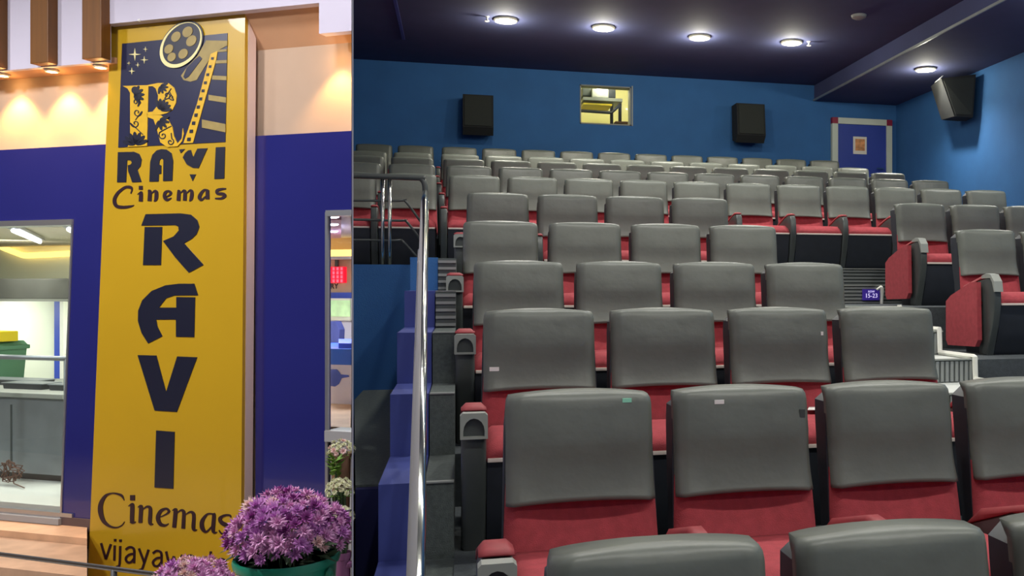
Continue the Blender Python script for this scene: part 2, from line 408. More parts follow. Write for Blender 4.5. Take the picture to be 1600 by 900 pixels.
def cushion():
    mb = MB(); nx, ny = 10, 10; top = []; W = .256
    for j in range(ny + 1):
        v = j / ny; y = -.575 + v * .49
        for i in range(nx + 1):
            u = -1 + 2 * i / nx; u = math.copysign(abs(u) ** .7, u); x = u * W
            z = .455 - .02 * v - rnd(W - abs(x), .03) - rnd(y + .575, .05) * .9 + .012 * cos(u * pi / 2) * sin(pi * v)
            top.append((x, y, z))
    N = nx + 1; n = len(top)
    bot = [(x, y, .365) for x, y, z in top]
    fs = []
    for j in range(ny):
        for i in range(nx):
            a = j * N + i; fs += [(a, a + 1, a + N + 1, a + N), (n + a, n + a + N, n + a + N + 1, n + a + 1)]
    for i in range(nx): fs += [(i, n + i, n + i + 1, i + 1), (ny * N + i, ny * N + i + 1, n + ny * N + i + 1, n + ny * N + i)]
    for j in range(ny): a = j * N; b = a + nx; fs += [(a, a + N, n + a + N, n + a), (b, n + b, n + b + N, b + N)]
    return mb.add(top, fs) if False else mb.add(top + bot, fs)
m_cush = cushion().mesh('cushion', M['red'], 'all')
m_strip = MB().box(-.25, .25, -.583, -.566, .362, .378, .004).mesh('front_strip', M['strip'])
def pan():
    prof = [(-.572, .364), (-.56, .30), (-.545, .18), (-.50, .05), (-.47, .0), (-.12, .0), (-.06, .34), (-.09, .364)]
    return MB().prism([(-.252, y, z) for y, z in prof], (.504, 0, 0))
m_pan = pan().mesh('seat_pan', M['dark'], True)
# armrest in the gap left of a seat
AXC = -.29
def arm_body(w, deep=.0):
    prof = [(-.115, .42), (-.14, .445), (-.38, .537), (-.50, .559), (-.56, .555), (-.588, .51), (-.60, .43), (-.595, .34), (-.57, .22), (-.535, .11), (-.50, .0), (-.40, 0), (-.40, .16), (-.43, .30), (-.44, .38), (-.40, .43), (-.20, .37), (-.115, .34)]
    return MB().prism([(AXC - w, y, z) for y, z in prof], (2 * w, 0, 0))
def bevelled(d, off):
    bm = bmesh.new(); bm.from_mesh(d)
    es = [e for e in bm.edges if len(e.link_faces) == 2 and e.calc_face_angle(0) > 1.3]
    bmesh.ops.bevel(bm, geom=es, offset=off, segments=3, profile=.5, affect='EDGES'); bm.to_mesh(d); bm.free()
    d.polygons.foreach_set('use_smooth', [True] * len(d.polygons)); d.set_sharp_from_angle(angle=radians(38)); d.update(); return d
m_arm = bevelled(arm_body(.03).mesh('armrest', M['arm'], True), .010)
m_armE = bevelled(arm_body(.048).mesh('armrest', M['arm'], True), .022)
def arm_pad(w):
    mb = MB(); prof = [(-.10, .425), (-.14, .446), (-.38, .538), (-.50, .560), (-.56, .562), (-.562, .568), (-.54, .581), (-.46, .584), (-.18, .505), (-.11, .45)]
    vs = []; n = len(prof)
    for x, k in ((-w, .6), (-w * .6, 1), (w * .6, 1), (w, .6)):
        for i, (y, z) in enumerate(prof): vs.append((AXC + x, y, z if i < 5 else prof[9 - i][1] + (z - prof[9 - i][1]) * k))
    fs = [tuple(range(n)), tuple(range(4 * n - 1, 3 * n - 1, -1))]
    for r in range(3):
        for i in range(n): fs.append((r * n + i, r * n + (i + 1) % n, (r + 1) * n + (i + 1) % n, (r + 1) * n + i))
    return mb.add(vs, fs)
m_pad = arm_pad(.031).mesh('arm_pad', M['pad'], 'all'); m_padE = arm_pad(.049).mesh('arm_pad', M['pad'], 'all')
def bezel():        # square grey surround with an arched recess
    w, z0, z1 = .052, .462, .562; yf = -.625
    out = [(-w, z0), (w, z0), (w, z1 - .01), (w - .01, z1), (-w + .01, z1), (-w, z1 - .01)]
    arch = [(-.04, z0 + .01), (.04, z0 + .01)] + [(.04 * cos(a), z0 + .03 + .05 * sin(a)) for a in [pi * i / 8 for i in range(9)]]
    mb = MB()
    bm = bmesh.new()
    def loop(pts, y): return [bm.verts.new((AXC + x, y, z)) for x, z in pts]
    o1 = loop(out, yf); a1 = loop(arch, yf); o2 = loop(out, yf + .05); a2 = loop(arch, yf + .02)
    eds = []
    for L in (o1, a1):
        for i in range(len(L)): eds.append(bm.edges.new((L[i], L[(i + 1) % len(L)])))
    bmesh.ops.triangle_fill(bm, edges=eds, use_beauty=True)
    for A, B in ((o1, o2), (a1, a2)):
        for i in range(len(A)): bm.faces.new((A[i], A[(i + 1) % len(A)], B[(i + 1) % len(A)], B[i]))
    bm.verts.index_update()
    mb.add([v.co.copy() for v in bm.verts], [[v.index for v in f.verts] for f in bm.faces]); bm.free()
    return mb
m_bezel = bezel().mesh('cup_holder', M['frame'])
z0 = .462
m_arch = MB().prism([(AXC + x, -.6045, z) for x, z in [(-.04, z0 + .01), (.04, z0 + .01)] + [(.04 * cos(a), z0 + .03 + .05 * sin(a)) for a in [pi * i / 8 for i in range(9)]]], (0, .02, 0)).mesh('holder_recess', M['arm'])
def endpanel():
    prof = [(-.06, .05), (-.03, .09), (-.03, .385), (-.10, .43), (-.38, .53), (-.46, .53), (-.475, .11), (-.44, .06)]
    return MB().prism([(AXC - .085, y, z) for y, z in prof], (.035, 0, 0))
m_cap = MB().prism([(AXC - .034, y, z) for y, z in [(-.44, .575), (-.50, .592), (-.555, .585), (-.60, .535), (-.612, .46), (-.600, .46), (-.575, .53), (-.55, .558), (-.44, .556)]], (.068, 0, 0)).mesh('arm_cap', M['frame'])
m_end = endpanel().mesh('end_panel', M['red'], False)
ORD = ['first', 'second', 'third', 'fourth', 'fifth', 'sixth', 'seventh', 'eighth', 'ninth', 'tenth', 'eleventh', 'twelfth', 'thirteenth', 'fourteenth']
def seat(x, y, z, label, group, end=None, last=False, rot=0.0):
    t = thing('cinema_seat', label, 'seat', (x, y, z), group)
    t.rotation_euler = (0, 0, rot)
    bk = obj('backrest', m_back, M['red'], t); cv = obj('headrest_cover', m_cover, M['leather'], bk)
    sh = obj('back_shell', m_shell, M['dark'], bk)
    cu = obj('cushion', m_cush, M['red'], t); obj('front_strip', m_strip, M['strip'], cu)
    obj('seat_pan', m_pan, M['dark'], t)
    wide = end == 'cup'
    a = obj('armrest', m_armE if wide else m_arm, M['arm'], t); p = obj('arm_pad', m_padE if wide else m_pad, M['pad'], a)
    if wide:
        obj('cup_holder', m_bezel, M['frame'], a, label='pale grey square cup holder'); obj('holder_recess', m_arch, M['arm'], a)
        a.location.x = -.012
    if end == 'panel':
        obj('arm_cap', m_cap, M['frame'], a, label='pale grey cap'); obj('end_panel', m_end, M['red'], a, label='red upholstered panel facing the aisle')
    if last:
        b = obj('armrest', m_arm, M['arm'], t); b.location.x = .58; p = obj('arm_pad', m_pad, M['pad'], b)
    return t, cv
def tag_on(cv, px, py, t, m, w=.035, h=.014):
    """small sticker on a headrest cover, local to the seat"""
    x = px; z = py; y = cover_f(x, z) - .003
    obj('sticker', moved(MB().box(x - w / 2, x + w / 2, y, y + .01, z - h / 2, z + h / 2), ORG[t.name]), m, t, label='small ' + ('green' if m is M['tagg'] else 'white') + ' sticker')
rowname = ['frontmost row', 'second row from the front', 'third row from the front', 'fourth row from the front', 'fifth row from the front', 'sixth row from the front',
           'seventh row behind the cross aisle', 'eighth row', 'ninth row', 'tenth row', 'last row under the back wall']
P_ = .58
SEATS = {}
for k in range(6):
    x0, y, zt = ROWS[k]; n = 3 if k == 0 else 4
    for j in range(n):
        lab = 'grey-covered red seat, %s right of the stairs, %s' % (ORD[j], rowname[k])
        SEATS[k, j] = seat(x0 + P_ * j + CW, y, FZ[k], lab, 'seats of the left block', 'cup' if j == 0 else None, j == n - 1 and n == 4)
for k, px0, n in ((4, 1497, 2), (5, 1400, 3)):
    y = ROWS[k][1]; x0 = at_y(px0, 340, y).x
    for j in range(n):
        lab = 'right block red seat, %s, %s' % (rowname[k], ['with red end panel', 'second from the aisle', 'third from the aisle'][j])
        SEATS[k, 20 + j] = seat(x0 + .575 * j + CW, y, FZ[k], lab, 'seats of the right block', 'panel' if j == 0 else None)
span = {6: (-2, 10), 7: (-2, 10), 8: (-2, 10), 9: (-2, 10), 10: (-2, 10)}
for k in range(6, 11):
    x0, y, zt = ROWS[k]; a, b = span[k]
    for j in range(a, b + 1):
        x = x0 + P_ * j + CW - (.04 if j < 0 else 0)
        if j < 0: lab = 'grey-covered red seat, %s left of the handrail, %s' % (ORD[-j - 1], rowname[k])
        else: lab = 'grey-covered red seat, %s right of the handrail, %s' % (ORD[j], rowname[k])
        SEATS[k, j] = seat(x, y, FZ[k], lab, 'seats of the rear rows', None, j == b)
tag_on(*[None], -.205, ZT - .29, SEATS[2, 0][0], M['tagw'], .042, .02) if False else tag_on(None, -.205, ZT - .27, SEATS[2, 0][0], M['tagw'], .042, .018)
tag_on(None, .16, ZT - .035, SEATS[1, 0][0], M['tagg'], .032, .014)
tag_on(None, -.09, ZT - .05, SEATS[1, 1][0], M['tagw'], .035, .014)
tag_on(None, .22, ZT - .10, SEATS[1, 1][0], M['arm'], .02, .03)
tag_on(None, .21, ZT - .13, SEATS[2, 2][0], M['tagw'], .012, .018)
sz = FZ[2] + .463; sp = at_z(1278, 637, sz)
single('paper_slip', MB().prism([at_z(px, py, sz) for px, py in ((1262, 641), (1266, 632), (1294, 631), (1294, 640), (1288, 645), (1278, 641))], (0, 0, .003)),
       M['tagw'], 'white paper slip lying on a red cushion of the third row', 'paper', sp)

# ------------------------------------------------------------------ stair handrail and landing railing
ra, rb, rc = at_d(650, 985, 2.2), at_y(663, 318, 5.2), at_y(664, 300, LANDY + .05)
t = thing('stair_handrail', 'long chrome handrail climbing the stairs beside the left seat block', 'handrail', (ra.x, ra.y, 0.25))
path = [ra, ra.lerp(rb, .5), rb, rb.lerp(rc, .5), rc]
obj('top_rail', MB().tube(path, .021, 12), M['chrome'], t, 'all')
lo = Vector((-.022, 0, -.26))
obj('lower_rail', MB().tube([p + lo for p in path[:3]], .014, 10), M['chrome'], t, 'all')
for f in (.05, .36, .68, .97):
    p = ra.lerp(rb, f); zb = max([z for y, z in edges if y <= p.y] or [.0])
    obj('post', MB().tube([(p.x - .014, p.y, zb), (p.x - .004, p.y, p.z - .01)], .014, 10), M['chrome'], t, 'all')
LY = LANDY + .05
ba, bb, bc = at_y(480, 272, LY), at_y(655, 278, LY), at_y(664, 290, LY)
t = thing('landing_railing', 'steel guard railing along the landing in front of the rear left seats', 'railing', (bb.x, LY, FZ[6]))
obj('top_rail', MB().tube(spline([ba, bb - Vector((.03, 0, 0)), bb + Vector((.02, 0, -.01)), bc, at_y(664, 318, LY)], 5), .026, 12), M['arm'], t, 'all')
obj('newel_post', MB().tube([at_y(664, 312, LY), (at_y(664, 312, LY).x, LY, FZ[6])], .034, 12), M['chrome'], t, 'all')
for px in (598, 609):
    p = at_y(px, 280, LY); obj('post', MB().tube([(p.x, LY, FZ[6]), (p.x, LY, p.z)], .018, 10), M['chrome'], t, 'all')
for a, b, c in (((480, 313), (633, 314), (657, 346)), ((480, 341), (634, 345), (656, 373)), ((480, 374), (628, 376), (654, 404))):
    obj('mid_rail', MB().tube(spline([at_y(*a, LY), at_y(*b, LY) - Vector((.06, 0, 0)), at_y(*b, LY), at_y(*c, LY)], 4), .011, 8), M['arm'], t, 'all')

# ------------------------------------------------------------------ back wall: projection window, speakers, door
a, b = at_y(908, 131, WALLY), at_y(985, 196, WALLY); za, zb = at_y(945, 134, WALLY).z, at_y(945, 195, WALLY).z
bx0, bx1 = at_y(906, 0, WALLY).x, at_y(986, 0, WALLY).x
w = struct('window_1', MB().box(bx0, bx1, WALLY - .01, WALLY + .17, za - .02, za).box(bx0, bx1, WALLY - .01, WALLY + .17, zb, zb + .02)
           .box(bx0, bx0 + .02, WALLY - .01, WALLY + .17, zb, za).box(bx1 - .02, bx1, WALLY - .01, WALLY + .17, zb, za), M['rib'])
obj('pane', MB().box(bx0 + .02, bx1 - .02, WALLY + .10, WALLY + .104, zb + .02, za - .02), M['glass'], w)
obj('side_reveal', MB().box(bx1 + .01, bx1 + .03, WALLY - .012, WALLY, zb, za + .02), M['frame'], w)
BY = WALLY + 2.2
struct('wall_booth', MB().box(bx0 - 1.2, bx1 + 1.2, BY, BY + .1, zb - 1.2, za + .7).box(bx0 - 1.3, bx0 - 1.2, WALLY + .15, BY, zb - 1.2, za + .7)
       .box(bx1 + 1.2, bx1 + 1.3, WALLY + .15, BY, zb - 1.2, za + .7).box(bx0 - 1.3, bx1 + 1.3, WALLY + .15, BY + .1, za + .7, za + .8).box(bx0 - 1.3, bx1 + 1.3, WALLY + .15, BY + .1, zb - 1.3, zb - 1.2), M['booth'])
fz = zb - 1.2
def wy(px, py, y=WALLY + 1.2): return at_y(px, py, y)
yb_ = WALLY + 1.15
t = thing('projector', 'cinema projector glowing behind the small booth window', 'projector', (wy(945, 165).x, yb_, fz))
p0, p1 = wy(922, 142), wy(957, 158)
obj('body', MB().box(p0.x, p1.x, yb_ - .2, yb_ + .3, p1.z, p0.z, .02), M['frame'], t)
obj('lamp_house', MB().box(wy(908, 0).x, p0.x + .04, yb_ - .1, yb_ + .3, wy(945, 154).z, wy(945, 141).z, .02), M['arm'], t)
obj('lens', MB().tube([(wy(936, 0).x, yb_ - .36, wy(945, 145).z), (wy(936, 0).x, yb_ - .2, wy(945, 145).z)], .085, 16), M['lens'], t, 'all')
obj('control_box', MB().box(wy(947, 0).x, wy(958, 0).x, yb_ - .22, yb_ + .1, wy(945, 157).z, wy(945, 144).z, .01), M['dark'], t)
obj('base_plate', MB().box(wy(908, 0).x, wy(968, 0).x, yb_ - .25, yb_ + .35, wy(945, 163).z, wy(945, 158.5).z), M['frame'], t)
obj('platform', MB().box(wy(908, 0).x, wy(952, 0).x, yb_ - .25, yb_ + .35, wy(945, 170).z, wy(945, 167.5).z), M['kyellow'], t)
for x in (wy(955, 0).x, wy(968, 0).x):
    obj('leg', MB().tube([(x, yb_, fz), (x, yb_, wy(945, 160).z)], .03, 8), M['dark'], t)
obj('brace', MB().tube([(wy(900, 0).x, yb_ - .2, wy(945, 179).z), (wy(952, 0).x, yb_ - .2, wy(945, 180).z), (wy(966, 0).x, yb_ - .2, wy(945, 166).z)], .028, 8), M['dark'], t)
obj('foot', MB().box(wy(958, 0).x, wy(984, 0).x, yb_ - .2, yb_, wy(945, 194.5).z, wy(945, 192.5).z), M['wire'], t)
lamp('booth_lamp', 'POINT', (wy(945, 140).x, WALLY + .8, za + .45), 55, (1, .95, .72), shadow_soft_size=.15)

def wall_speaker(px0, px1, py0, py1, lab):
    a, b = at_y(px0, py0, WALLY - .34), at_y(px1, py1, WALLY - .34); xm = (a.x + b.x) / 2
    t = thing('wall_speaker', lab, 'speaker', (xm, WALLY, b.z), 'speakers on the back wall')
    f = [(a.x, WALLY - .30, a.z), (b.x, WALLY - .30, a.z), (b.x, WALLY - .36, b.z + .06), (b.x - .02, WALLY - .30, b.z), (a.x + .02, WALLY - .30, b.z), (a.x, WALLY - .36, b.z + .06)]
    prof = [(-.02, 0), (-.30, -.0), (-.36, -(a.z - b.z) * .82), (-.26, -(a.z - b.z)), (-.06, -(a.z - b.z) * .9)]
    obj('cabinet', MB().prism([(a.x, WALLY + y, a.z + z) for y, z in prof], (b.x - a.x, 0, 0)), M['black'], t)
    obj('grille', MB().prism([(a.x + .03, WALLY - .3065, a.z - .02), (b.x - .03, WALLY - .3065, a.z - .02), (b.x - .03, WALLY - .364, a.z - (a.z - b.z) * .79), (a.x + .03, WALLY - .364, a.z - (a.z - b.z) * .79)], (0, -.012, 0)), M['blackgrille'], t)
    obj('bracket', MB().box(xm - .05, xm + .05, WALLY - .03, WALLY, a.z - .3, a.z - .1), M['arm'], t)
wall_speaker(723, 771, 146, 211, 'black wall speaker left of the bright booth window')
wall_speaker(1152, 1196, 160, 223, 'black wall speaker between the booth window and the door')
# door
d0, d1 = at_y(1298, 186, WALLY), at_y(1391, 268, WALLY); zt = d0.z + .02; fw = .105; fl = FZ[10]
dr = struct('door_1', MB().box(d0.x + fw, d1.x - fw, WALLY - .05, WALLY, fl, zt - fw), M['doorleaf'])
obj('door_jamb', MB().box(d0.x, d0.x + fw, WALLY - .075, WALLY, fl, zt - fw), M['doorframe'], dr)
obj('door_jamb', MB().box(d1.x - fw, d1.x, WALLY - .075, WALLY, fl, zt - fw), M['doorframe'], dr)
obj('door_head', MB().box(d0.x + fw, d1.x - fw, WALLY - .075, WALLY, zt - fw, zt), M['doorframe'], dr)
for x in (d0.x, d1.x - fw): obj('corner_block', MB().box(x, x + fw, WALLY - .08, WALLY, zt - fw, zt), M['redcorner'], dr)
obj('door_handle', MB().tube([(d1.x - fw - .08, WALLY - .05, fl + .95), (d1.x - fw - .08, WALLY - .10, fl + .95), (d1.x - fw - .2, WALLY - .10, fl + .95)], .012, 8), M['chrome'], dr)
n0, n1 = at_y(1331, 214, WALLY), at_y(1352, 242, WALLY)
t = thing('notice', 'white paper notice with orange print on the blue door', 'notice', (n0.x, WALLY - .05, n1.z))
obj('sheet', MB().box(n0.x, n1.x, WALLY - .057, WALLY - .051, n1.z, n0.z), M['paper'], t)
obj('picture', MB().box(n0.x + .04, n1.x - .035, WALLY - .059, WALLY - .0575, n1.z + .06, n0.z - .04), M['orange'], t)
# speaker on the right wall
c0 = at_x(1503, 126, WALLX - .10); c1 = at_x(1503, 190, WALLX - .10)
zt_, zb_ = c0.z, c1.z
t = thing('wall_speaker', 'large black angled speaker hung high on the right wall', 'speaker', (WALLX, c0.y, zb_))
plan = [(WALLX - .06, c0.y - .05), (WALLX - .12, c0.y - .42), (WALLX - .62, c0.y - .30), (WALLX - .50, c0.y + .22), (WALLX - .06, c0.y + .22)]
h = zt_ - zb_
vs = [(x, y, zt_ - (.0 if i < 2 else .06)) for i, (x, y) in enumerate(plan)] + [(WALLX - .06, c0.y - .05, zb_), (WALLX - .12, c0.y - .34, zb_ - .0), (WALLX - .38, c0.y - .26, zb_ + .02), (WALLX - .36, c0.y + .15, zb_ + .04), (WALLX - .06, c0.y + .18, zb_ + .04)]
obj('cabinet', MB().add(vs, [(0, 1, 2, 3, 4), (9, 8, 7, 6, 5)] + [(i, i + 5, (i + 1) % 5 + 5, (i + 1) % 5) for i in range(5)]), M['black'], t)
obj('bracket', MB().box(WALLX - .06, WALLX, c0.y - .02, c0.y + .14, zb_ + .2, zt_ - .2), M['arm'], t)
g = [Vector(vs[i]) for i in (1, 2, 7, 6)]; cg = sum(g, Vector()) / 4; nrm = (g[1] - g[0]).cross(g[3] - g[0]).normalized(); nrm = nrm if nrm.y < 0 else -nrm
obj('grille', MB().prism([cg + (p - cg) * .88 + nrm * .002 for p in g], nrm * .008), M['blackgrille'], t)
e0, e1 = Vector(vs[2]), Vector(vs[3]); e0, e1 = e0.lerp(e1, .1), e0.lerp(e1, .6)
obj('pale_edge_strip', MB().prism([e0 + Vector((-.01, -.01, .0)), e1 + Vector((-.01, -.01, .0)), e1 + Vector((.05, 0, .05)), e0 + Vector((.05, 0, .05))], (0, 0, .008)), M['paleedge'], t, label='pale strip on the speaker top')  # narrow pale strip along the cabinet's upper edge

# ------------------------------------------------------------------ ceiling downlights
CL = [((790, 30), CEIL, 'leftmost of the four downlights in the main ceiling'), ((943, 42), CEIL, 'second from the left of the four downlights in the main ceiling'),
      ((1093, 57), CEIL, 'third from the left of the four downlights in the main ceiling'), ((1237, 65), CEIL, 'rightmost of the four downlights in the main ceiling'),
      ((1446, 107), SOFF, 'bright round downlight in the lowered ceiling above the right wall speaker')]
for (px, py), z, lab in CL:
    p = at_z(px, py, z)
    t = thing('ceiling_downlight', lab, 'downlight', (p.x, p.y, z - .03), 'downlights of the hall ceiling')
    obj('ring', MB().lathe((p.x, p.y, z - .03), [(.15, .03), (.155, .012), (.14, 0), (.12, .004), (.12, .012)], 24), M['ring'], t, True)
    obj('lens', MB().lathe((p.x, p.y, z - .033), [(.118, .012), (.10, .002), (.05, -.004), (.01, -.005)], 24), M['lens'], t, 'all')
    lamp('hall_spot', 'SPOT', (p.x, p.y, z - .06), HALL_W * (1 if z == CEIL else 1.3), (1, .97, .86), (p.x, p.y, 0), spot_size=radians(135), spot_blend=.85, shadow_soft_size=.08)
    lamp('ceiling_glow', 'POINT', (p.x, p.y, z - .14), GLOW_W, (1, .95, .74), shadow_soft_size=.05)  # added point light spreading a halo over the ceiling
for y, e in ((8.4, 1.0), (4.6, .9), (1.0, .7), (-2.4, .5)):  # unseen lamps without fittings, added to light the seat fronts
    for x in (.6, 1.9, 3.2, 4.6, 6.7):
        z = CEIL if x < 6 else SOFF
        lamp('hall_spot', 'SPOT', (x, y, z - .06), HALL_FRONT_W * e, (1, .98, .9), (x, y, 0), spot_size=radians(140), spot_blend=.85, shadow_soft_size=.1)
        lamp('ceiling_glow', 'POINT', (x, y, z - .16), GLOW_W, (1, .95, .8), shadow_soft_size=.05)
p = at_z(1342, 24, CEIL)
t = single('smoke_detector', MB().lathe((p.x, p.y, CEIL - .05), [(.01, 0), (.05, .0), (.09, .02), (.10, .05)], 16), M['rib'], 'small pale smoke detector on the dark ceiling right of the downlights', 'detector', (p.x, p.y, CEIL - .05), smooth=True)
for px, py, lab in ((761, 26, 'tiny sprinkler head beside the leftmost downlight'), (1264, 65, 'tiny sprinkler head beside the rightmost main downlight')):
    p = at_z(px, py, CEIL)
    single('sprinkler', MB().lathe((p.x, p.y, CEIL - .06), [(.03, 0), (.03, .008), (.01, .012), (.012, .045), (.03, .06)], 10), M['trimw'], lab, 'sprinkler', (p.x, p.y, CEIL - .06), 'ceiling sprinklers', smooth=True)
# row number plate on the ribbed riser
ry = XM - .018
s0, s1 = at_y(1347, 452, ry), at_y(1373, 469, ry)
t = thing('row_number_sign', 'small violet lit number plate on the ribbed riser of the right aisle', 'sign', ((s0.x + s1.x) / 2, ry, s1.z))
obj('plate', MB().box(s0.x, s1.x, ry - .02, ry, s1.z, s0.z, .003), M['screen'], t)
obj('lettering', moved(text_mesh('15-23', .058), ((s0.x + s1.x) / 2, ry - .022, s1.z + (s0.z - s1.z) * .40)), M['screentext'], t)
obj('lettering', moved(text_mesh('ROW', .028), ((s0.x + s1.x) / 2, ry - .022, s1.z + (s0.z - s1.z) * .78)), M['screentext'], t)
w0 = [at_y(1370, 453, ry - .02), at_y(1376, 449, ry - .02), at_y(1378, 456, ry - .02), at_y(1377, 478, ry - .02)]
single('white_cable', MB().tube(spline(w0, 4), [.012] * 4 + [.02] * 5 + [.016] * 4, 8), M['trimw'], 'bent white cable end beside the violet number plate', 'cable', w0[3], smooth='all')

# ================================================================== LOBBY (own axes; y = 0 on the face of the sign)
FD = .075
def xp(px, py, dep): return lp(px, py, dep).x
def zp(px, py, dep): return lp(px, py, dep).z
def quad_prism(pts, dep, th):                     # pixels measured on the plane y = dep, th deep
    return MB().prism([lp(px, py, dep) for px, py in pts], (0, th, 0))
# floor and ceiling of the lobby
rl, fl_ = ML @ Vector((-7, WYL, 0)), ML @ Vector((-7, -3, 0)); pc = pb - nn * -.012
LCZ = CZ + 2.3
lpoly = [(pa.x - .006, pa.y), (pb.x - .012, pb.y - .05), (rl.x, rl.y), (fl_.x, fl_.y)]
struct('floor_lobby', MB().prism([(x, y, .001) for x, y in lpoly], (0, 0, .006)), M['lfloor'])
struct('ceiling_lobby', MB().prism([(x, y, LCZ) for x, y in lpoly], (0, 0, .1)), M['white'])
struct('wall_side', MB().box(-7.1, -7.0, -3, WYL, 0, LCZ), M['white'], lobby=True)

# openings
class LB(MB):
    def lbox(s, x0, y0, y1, z0, z1):     # a box whose right end butts against the partition
        X = lambda y: lp(549.2, 450, y).x
        return s.prism([(x0, y0, z0), (X(y0), y0, z0), (X(y1), y1, z0), (x0, y1, z0)], (0, 0, z1 - z0))
def lbox(*a): return LB().lbox(*a)
def wedge(a, b, y0, y1, z0, z1):         # a box running back alongside the partition
    X = lambda px, y: lp(px, 450, y).x
    return MB().prism([(X(a, y0), y0, z0), (X(b, y0), y0, z0), (X(b, y1), y1, z0), (X(a, y1), y1, z0)], (0, 0, z1 - z0))
wxt, wxb, wzt, wzb = xp(115, 342, FD), xp(97, 797, FD), zp(60, 344, FD), zp(60, 801, FD); wx1 = wxt
WL = -4.2
dx0, dzt = xp(511, 500, FD), zp(530, 331, FD)
DXR = lambda d: xp(550, 450, d)
zblue_l, zblue_r = zp(80, 232.5, FD), zp(470, 206, FD)
zblue = (zblue_l + zblue_r) / 2
thr = zp(530, 690, FD)
sgx0, sgx1 = xp(155, 500, 0), xp(380, 500, 0)
mid = (sgx0 + sgx1) / 2
BT = FD + .10
# cream wall above, blue cladding panels below
struct('wall_facade', lbox(-5.2, FD + .03, BT, zblue, LCZ).lbox(-5.2, FD + .03, BT, max(wzt, dzt), zblue)
       .box(wx1 + .06, mid, FD + .03, BT, 0, max(wzt, dzt)).box(wx1 - .02, wx1 + .06, FD + .03, BT, 0, wzb).box(mid, dx0 - .06, FD + .03, BT, 0, dzt + .01).box(-5.2, wx1, FD + .03, BT, 0, wzb)
       .box(-5.2, WL, FD + .03, BT, wzb, wzt + .02), M['cream'], lobby=True)
czb = zp(120, 812, FD); kx = (wxt - wxb) / (wzt - wzb)
cl = struct('wall_cladding', MB().prism([(wxt, FD, zblue), (sgx0 + .16, FD, zblue), (sgx0 + .12, FD, czb), (wxb + kx * (czb - wzb), FD, czb), (wxt, FD, wzt)], (0, .028, 0)), M['bluegloss'], lobby=True)
obj('panel', MB().box(-5.2, wx1, FD, FD + .028, wzt, zblue), M['bluegloss'], cl)
obj('panel', MB().box(sgx1 + .006, dx0, FD, FD + .028, .02, zblue), M['bluegloss'], cl)
obj('panel', lbox(dx0, FD, FD + .028, dzt, zblue), M['bluegloss'], cl)
obj('skirting', MB().box(wxb, sgx0 + .12, FD - .012, FD + .03, zp(120, 829, FD), zp(120, 809, FD)), M['skirt'], cl)
# window with its aluminium frame
w = struct('window_2', MB().box(WL, wx1, FD - .01, BT, wzt - .03, wzt).box(WL, wx1, FD - .01, BT, wzb - .02, wzb + .012), M['alu'], lobby=True)
obj('mullion', MB().prism([(wxt - .009, FD - .006, wzt), (wxt + .002, FD - .006, wzt), (wxb + .002, FD - .006, wzb), (wxb - .009, FD - .006, wzb)], (0, .016, 0)), M['alu'], w)
obj('mullion', MB().box(xp(-140, 500, FD) - .02, xp(-140, 500, FD) + .02, FD - .012, BT, wzb, wzt), M['alu'], w)
obj('pane', MB().prism([(WL, FD + .008, wzb), (wxb - .01, FD + .008, wzb), (wxt - .01, FD + .008, wzt - .03), (WL, FD + .008, wzt - .03)], (0, .005, 0)), M['glass'], w)
obj('sill', MB().box(WL, wxb + .01, FD - .03, BT, zp(60, 815, FD), wzb - .016), M['sill'], w)
# right glazed door
w = struct('door_2', MB().box(dx0 - .006, dx0 + .009, FD - .008, FD + .006, .0, dzt), M['alu'], lobby=True)
obj('head_rail', lbox(dx0, FD - .012, FD + .03, dzt - .02, dzt + .008), M['alu'], w)
obj('pane', lbox(dx0 + .008, FD + .008, FD + .013, thr, dzt - .02), M['glass'], w)
obj('threshold', lbox(dx0, FD - .02, BT, thr, zp(530, 673, FD)), M['sill'], w)
obj('riser', lbox(dx0 + .02, FD, BT, 0, thr), M['sill'], w)

# sloped soffits, fascia, fins, header
def line(p, q, x): return p[1] + (q[1] - p[1]) * (x - p[0]) / (q[0] - p[0])
def edge(px, a, b, dep): return lp(px, line(a, b, px), dep)
FDF = -.015
fa, fb = (10, 112), (169, 100); wa, wb = (10, 128), (169, 109)
HX0, HX1 = xp(173, 40, -.02), xp(505, 20, -.02)
zf = edge(90, fa, fb, FDF).z; zw = edge(90, wa, wb, FD + .03).z
x0_, x1_ = -5.2, HX0 + .02
def soff(x0, x1, ya, za, yb, zb): return MB().prism([(x0, ya, za), (x0, yb, zb), (x0, yb, zb + .03), (x0, ya, za + .03)], (x1 - x0, 0, 0))
struct('trim_5', soff(x0_, x1_, FDF, zf, FD + .032, zw), M['soffit'], lobby=True)
fas = struct('wall_fascia', MB().box(x0_, HX0 - .002, FDF - .03, FDF, zf, LCZ), M['white'], lobby=True)
ff = -.10
for a, b in ((-74, -46), (-34, -4), (47, 75), (128, 158)):
    xa, xb = xp(a, 50, ff), xp(b, 50, ff); zb_ = zp(a, line((47, 98), (128, 88), a), ff)
    zm = zp(60, 97.5, ff)
    obj('fin', MB().box(xa, xb, ff, FDF - .03, zf + .006, LCZ - .002, .004), M['fin'], fas)
ha, hb = (400, 18), (505, 7); ra_, rb_ = (400, 79.5), (551, 69)
zh = edge(440, ha, hb, -.02).z; zr = edge(440, ra_, rb_, FD + .03).z
struct('trim_6', MB().prism([(HX0, 0, zh), (lp(549.2, 450, 0).x, 0, zh), (lp(549.2, 450, FD + .032).x, FD + .032, zr), (HX0, FD + .032, zr)], (0, 0, .03)), M['soffit'], lobby=True)
hd = struct('wall_header', MB().box(HX0, HX1, -.05, 0, zh, LCZ), M['white'], lobby=True)
